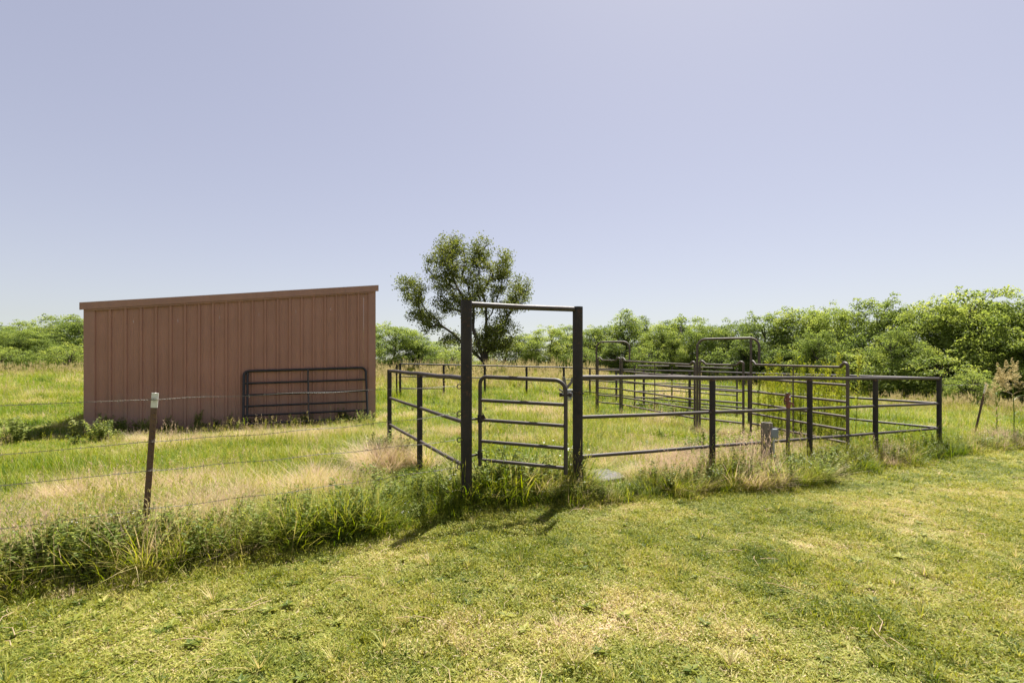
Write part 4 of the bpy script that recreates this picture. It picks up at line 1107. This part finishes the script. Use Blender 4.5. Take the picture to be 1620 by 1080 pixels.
tree('bushy tree hidden mostly by the right end of the shed', 575, 46, 520, 70, 0, group=MT)
tree('lower bush between the rounded tree and the tall tree', 664, 44, 531, 48, 1, group=MT)
tree('dark low tree left of the tall tree trunk', 704, 47, 536, 66, 0, group=MT)
tree('dark bush at the foot of the tall tree on its right', 800, 44, 528, 62, 4, group=MT)
tree('dark shrub in front of the low trees left of the left gate post', 718, 42.5, 550, 50, 4, 'shrub', group=MT)
tree('upright light green tree seen through the gate frame, left one', 832, 44, 528, 56, 2, group=RT)
tree('upright light green tree seen through the gate frame, middle one', 866, 42, 515, 66, 0, group=RT)
tree('upright tree seen through the gate frame right beside the right gate post', 900, 44, 514, 60, 1, group=RT)
tree('first hedgerow tree right of the right gate post', 935, 43, 515, 56, 0, group=RT)
tree('hedgerow tree left of the pointed tree', 962, 44, 511, 50, 3, group=RT)
tree('dark pointed tree rising above the hedgerow over the smaller arch', 991, 42, 490, 58, 2, group=RT)
tree('slim darker tree top just right of the pointed tree', 1016, 48, 500, 36, 2, group=RT)
tree('yellow-green hedgerow tree above the panel between the arches, nearer the small arch', 1044, 40, 512, 64, 1, group=RT)
tree('hedgerow tree with a darker flat top left of the larger arch', 1080, 41, 501, 70, 5, group=RT)
tree('hedgerow tree over the left leg of the larger arch', 1122, 38, 508, 66, 3, group=RT)
tree('hedgerow tree over the middle of the larger arch', 1164, 38, 505, 68, 0, group=RT)
tree('hedgerow tree over the right leg of the larger arch', 1208, 36, 495, 76, 1, group=RT)
tree('hedgerow tree above the weed-filled panel, left part', 1262, 35, 487, 80, 5, group=RT)
tree('hedgerow tree above the weed-filled panel, right part', 1316, 33, 481, 84, 3, group=RT)
tree('tall airy hedgerow tree above the third fence post of the front fence', 1386, 31, 470, 92, 1, group=RT)
tree('hedgerow tree filling the dip above the last bay of the front fence', 1440, 29.5, 484, 90, 0, group=RT)
tree('broad hedgerow tree above the corner post', 1490, 28, 472, 104, 3, group=RT)
tree('tallest hedgerow tree, right of the corner post', 1546, 26.5, 458, 112, 5, group=RT)
tree('tall hedgerow tree at the right edge of the picture', 1606, 26, 466, 110, 0, group=RT)
tree('hedgerow tree cut off by the right edge of the picture', 1662, 25, 468, 110, 1, group=RT)
for lb, px, Yd, top, wp_, pr in [
    ('rounded shrub at the hedgerow foot right of the right gate post', 924, 40, 548, 44, 4), ('shrub at the hedgerow foot under the smaller arch', 970, 40, 536, 40, 2),
    ('bright shrub at the hedgerow foot right of the pointed tree', 1026, 38, 541, 50, 4), ('dark shrub at the hedgerow foot left of the larger arch', 1066, 38.5, 531, 46, 0),
    ('shrub at the hedgerow foot seen inside the larger arch', 1140, 35.5, 549, 60, 4), ('shrub at the hedgerow foot behind the right leg of the larger arch', 1184, 34.5, 528, 52, 2),
    ('shrub at the hedgerow foot behind the tall weeds, left', 1240, 33, 545, 70, 4), ('shrub at the hedgerow foot behind the tall weeds, right', 1296, 30.5, 522, 62, 1),
    ('shrub at the hedgerow foot behind the third front fence post', 1364, 28.5, 549, 90, 4), ('shrub at the hedgerow foot behind the last bay of the front fence', 1420, 27.2, 515, 72, 0),
    ('shrub at the hedgerow foot behind the corner post', 1488, 25.5, 554, 96, 4), ('pale shrub in front of the dark hollow behind the leaning steel post', 1536, 22.8, 584, 56, 4),
    ('shrub at the hedgerow foot behind the plumed stalks', 1640, 23.5, 520, 96, 1)]:
    tree(lb, px, Yd, top, wp_, pr, 'shrub', FT)

# the tall open tree in the middle
def tall_tree(label, px, Yd):
    X0 = (px - 810) / F * Yd; g = hz(X0, Yd); r = np.random.default_rng(77)
    root = thing('tall_tree', label, 'tree', (X0, Yd, g))
    k = Yd / F
    lobes = [(716, 398, 26, 36, 70), (694, 425, 27, 38, 60), (652, 458, 26, 26, 50), (668, 490, 32, 26, 48), (676, 512, 22, 15, 22), (735, 440, 34, 42, 70), (759, 400, 20, 30, 46), (797, 418, 16, 26, 40), (776, 450, 34, 32, 62), (820, 464, 22, 28, 52), (803, 482, 28, 13, 30), (706, 474, 28, 24, 44), (745, 482, 32, 20, 44), (794, 520, 34, 22, 64), (768, 536, 28, 22, 52), (797, 546, 28, 16, 34), (716, 538, 22, 14, 18), (745, 552, 20, 12, 14)]
    A = []
    for lx, ly, rx, ry, cnt in lobes:
        for _ in range(cnt):
            d = r.normal(size=3); d /= np.linalg.norm(d); q = r.random() ** .4
            A.append((X0 + (lx - px + d[0] * rx * .9 * q) * k, Yd + d[1] * q * (rx + ry) * .55 * k + r.normal(0, .9), CAM_H - (ly + d[2] * ry * q - HOR) * k))
    A = np.array(A)
    # main stems given, then every twig end joins the nearest wood below it
    def P(x, y, dy=0): return np.array([X0 + (x - px) * k, Yd + dy, CAM_H - (y - HOR) * k])
    nodes = [P(px, 596)]; par = [-1]
    def chain(start, pts):
        j = start
        for p in pts:
            q = nodes[j]; m = max(1, int(np.linalg.norm(p - q) / .35))
            for i in range(m): nodes.append(q + (p - q) * (i + 1) / m + (r.normal(0, .035, 3) if i < m - 1 else 0)); par.append(j); j = len(nodes) - 1
        return j
    b0 = chain(0, [P(px, 575)])
    t1 = chain(b0, [P(px + 1, 545), P(px + 2, 510, .3)]); chain(t1, [P(px + 1, 480, .3), P(px - 8, 450), P(px - 10, 415)])
    chain(t1, [P(px + 18, 478, -.4), P(px + 28, 445)])
    t2 = chain(b0, [P(px - 10, 545, -.5), P(px - 18, 520, -.6)]); chain(t2, [P(px - 30, 480, -.6), P(px - 50, 440), P(px - 52, 400)]); chain(t2, [P(px - 18, 490), P(px - 28, 450, .8)])
    t3 = chain(b0, [P(px - 28, 548, .5), P(px - 55, 525, .6), P(px - 88, 498, .4), P(px - 108, 470)])
    chain(b0, [P(px + 10, 545, .6), P(px + 30, 515, .9), P(px + 46, 480, .5)])
    A = A[np.argsort([np.linalg.norm(a - P(px, 520)) for a in A])]
    tips = []
    for a in A:
        Nn = np.array(nodes); d = np.linalg.norm(Nn - a, axis=1) + np.maximum(0, Nn[:, 2] - a[2] + .1) * .9
        d[:b0 + 1] += 5
        j = int(np.argmin(d)); q = nodes[j]; m = max(1, int(np.linalg.norm(a - q) / .45))
        for i in range(m):
            f = (i + 1) / m; nodes.append(q + (a - q) * f + np.array([0, 0, -.10 * math.sin(math.pi * f)]) + r.normal(0, .03, 3)); par.append(j); j = len(nodes) - 1
        tips.append(j)
    n = len(nodes); wgt = np.zeros(n); 
    for tnd in tips: wgt[tnd] += 1
    for i in range(n - 1, 0, -1): wgt[par[i]] += wgt[i]
    rad = .0105 * np.maximum(wgt, .6) ** .48
    mb = MB()
    for i in range(1, n):
        j = par[i]; mb.tube([nodes[j], nodes[i]], [rad[j] if rad[j] < rad[i] * 1.6 else rad[i] * 1.2, rad[i]], 6 if rad[i] > .05 else 4, False)
    mb.obj('trunk', M['bark'], root, True)
    cmb = MB(); VV = []; TT = []
    for tnd in tips:
        c = nodes[tnd]; q = nodes[par[tnd]]; kq = int(r.integers(38, 75)); base = np.clip(r.normal(.45, .2), 0, .9)
        f = r.uniform(-.2, 1.2, (kq, 1)); Pn = q + (c - q) * f + r.normal(0, .21, (kq, 3)) * np.array([1, 1, .85])
        nr = np.array([0, 0, .6]) + r.normal(0, .7, (kq, 3)); nr /= np.linalg.norm(nr, axis=1)[:, None]
        ax = np.cross(nr, r.normal(size=(kq, 3))); ax /= np.linalg.norm(ax, axis=1)[:, None]; bx = np.cross(nr, ax)
        L = r.uniform(.11, .20, (kq, 1)); Wd = L * .52
        VV.append(np.stack([Pn - ax * L * .5, Pn + bx * Wd * .5, Pn + ax * L * .5, Pn - bx * Wd * .5], 1).reshape(-1, 3)); TT.append(np.repeat(np.clip(base + r.normal(0, .15, kq), 0, 1), 4))
    V = np.concatenate(VV); cmb.v = [V]; cmb.tone = [np.concatenate(TT)]; cmb.f = np.arange(len(V)).reshape(-1, 4).tolist(); cmb.mi = [0]; cmb.n = len(V)
    cmb.obj('crown', M['elm'], root)
tall_tree('tall open-crowned tree standing alone behind the gate frame', 767, 39.0)

for o in list(bpy.data.objects):
    if '_org' in o: del o['_org']
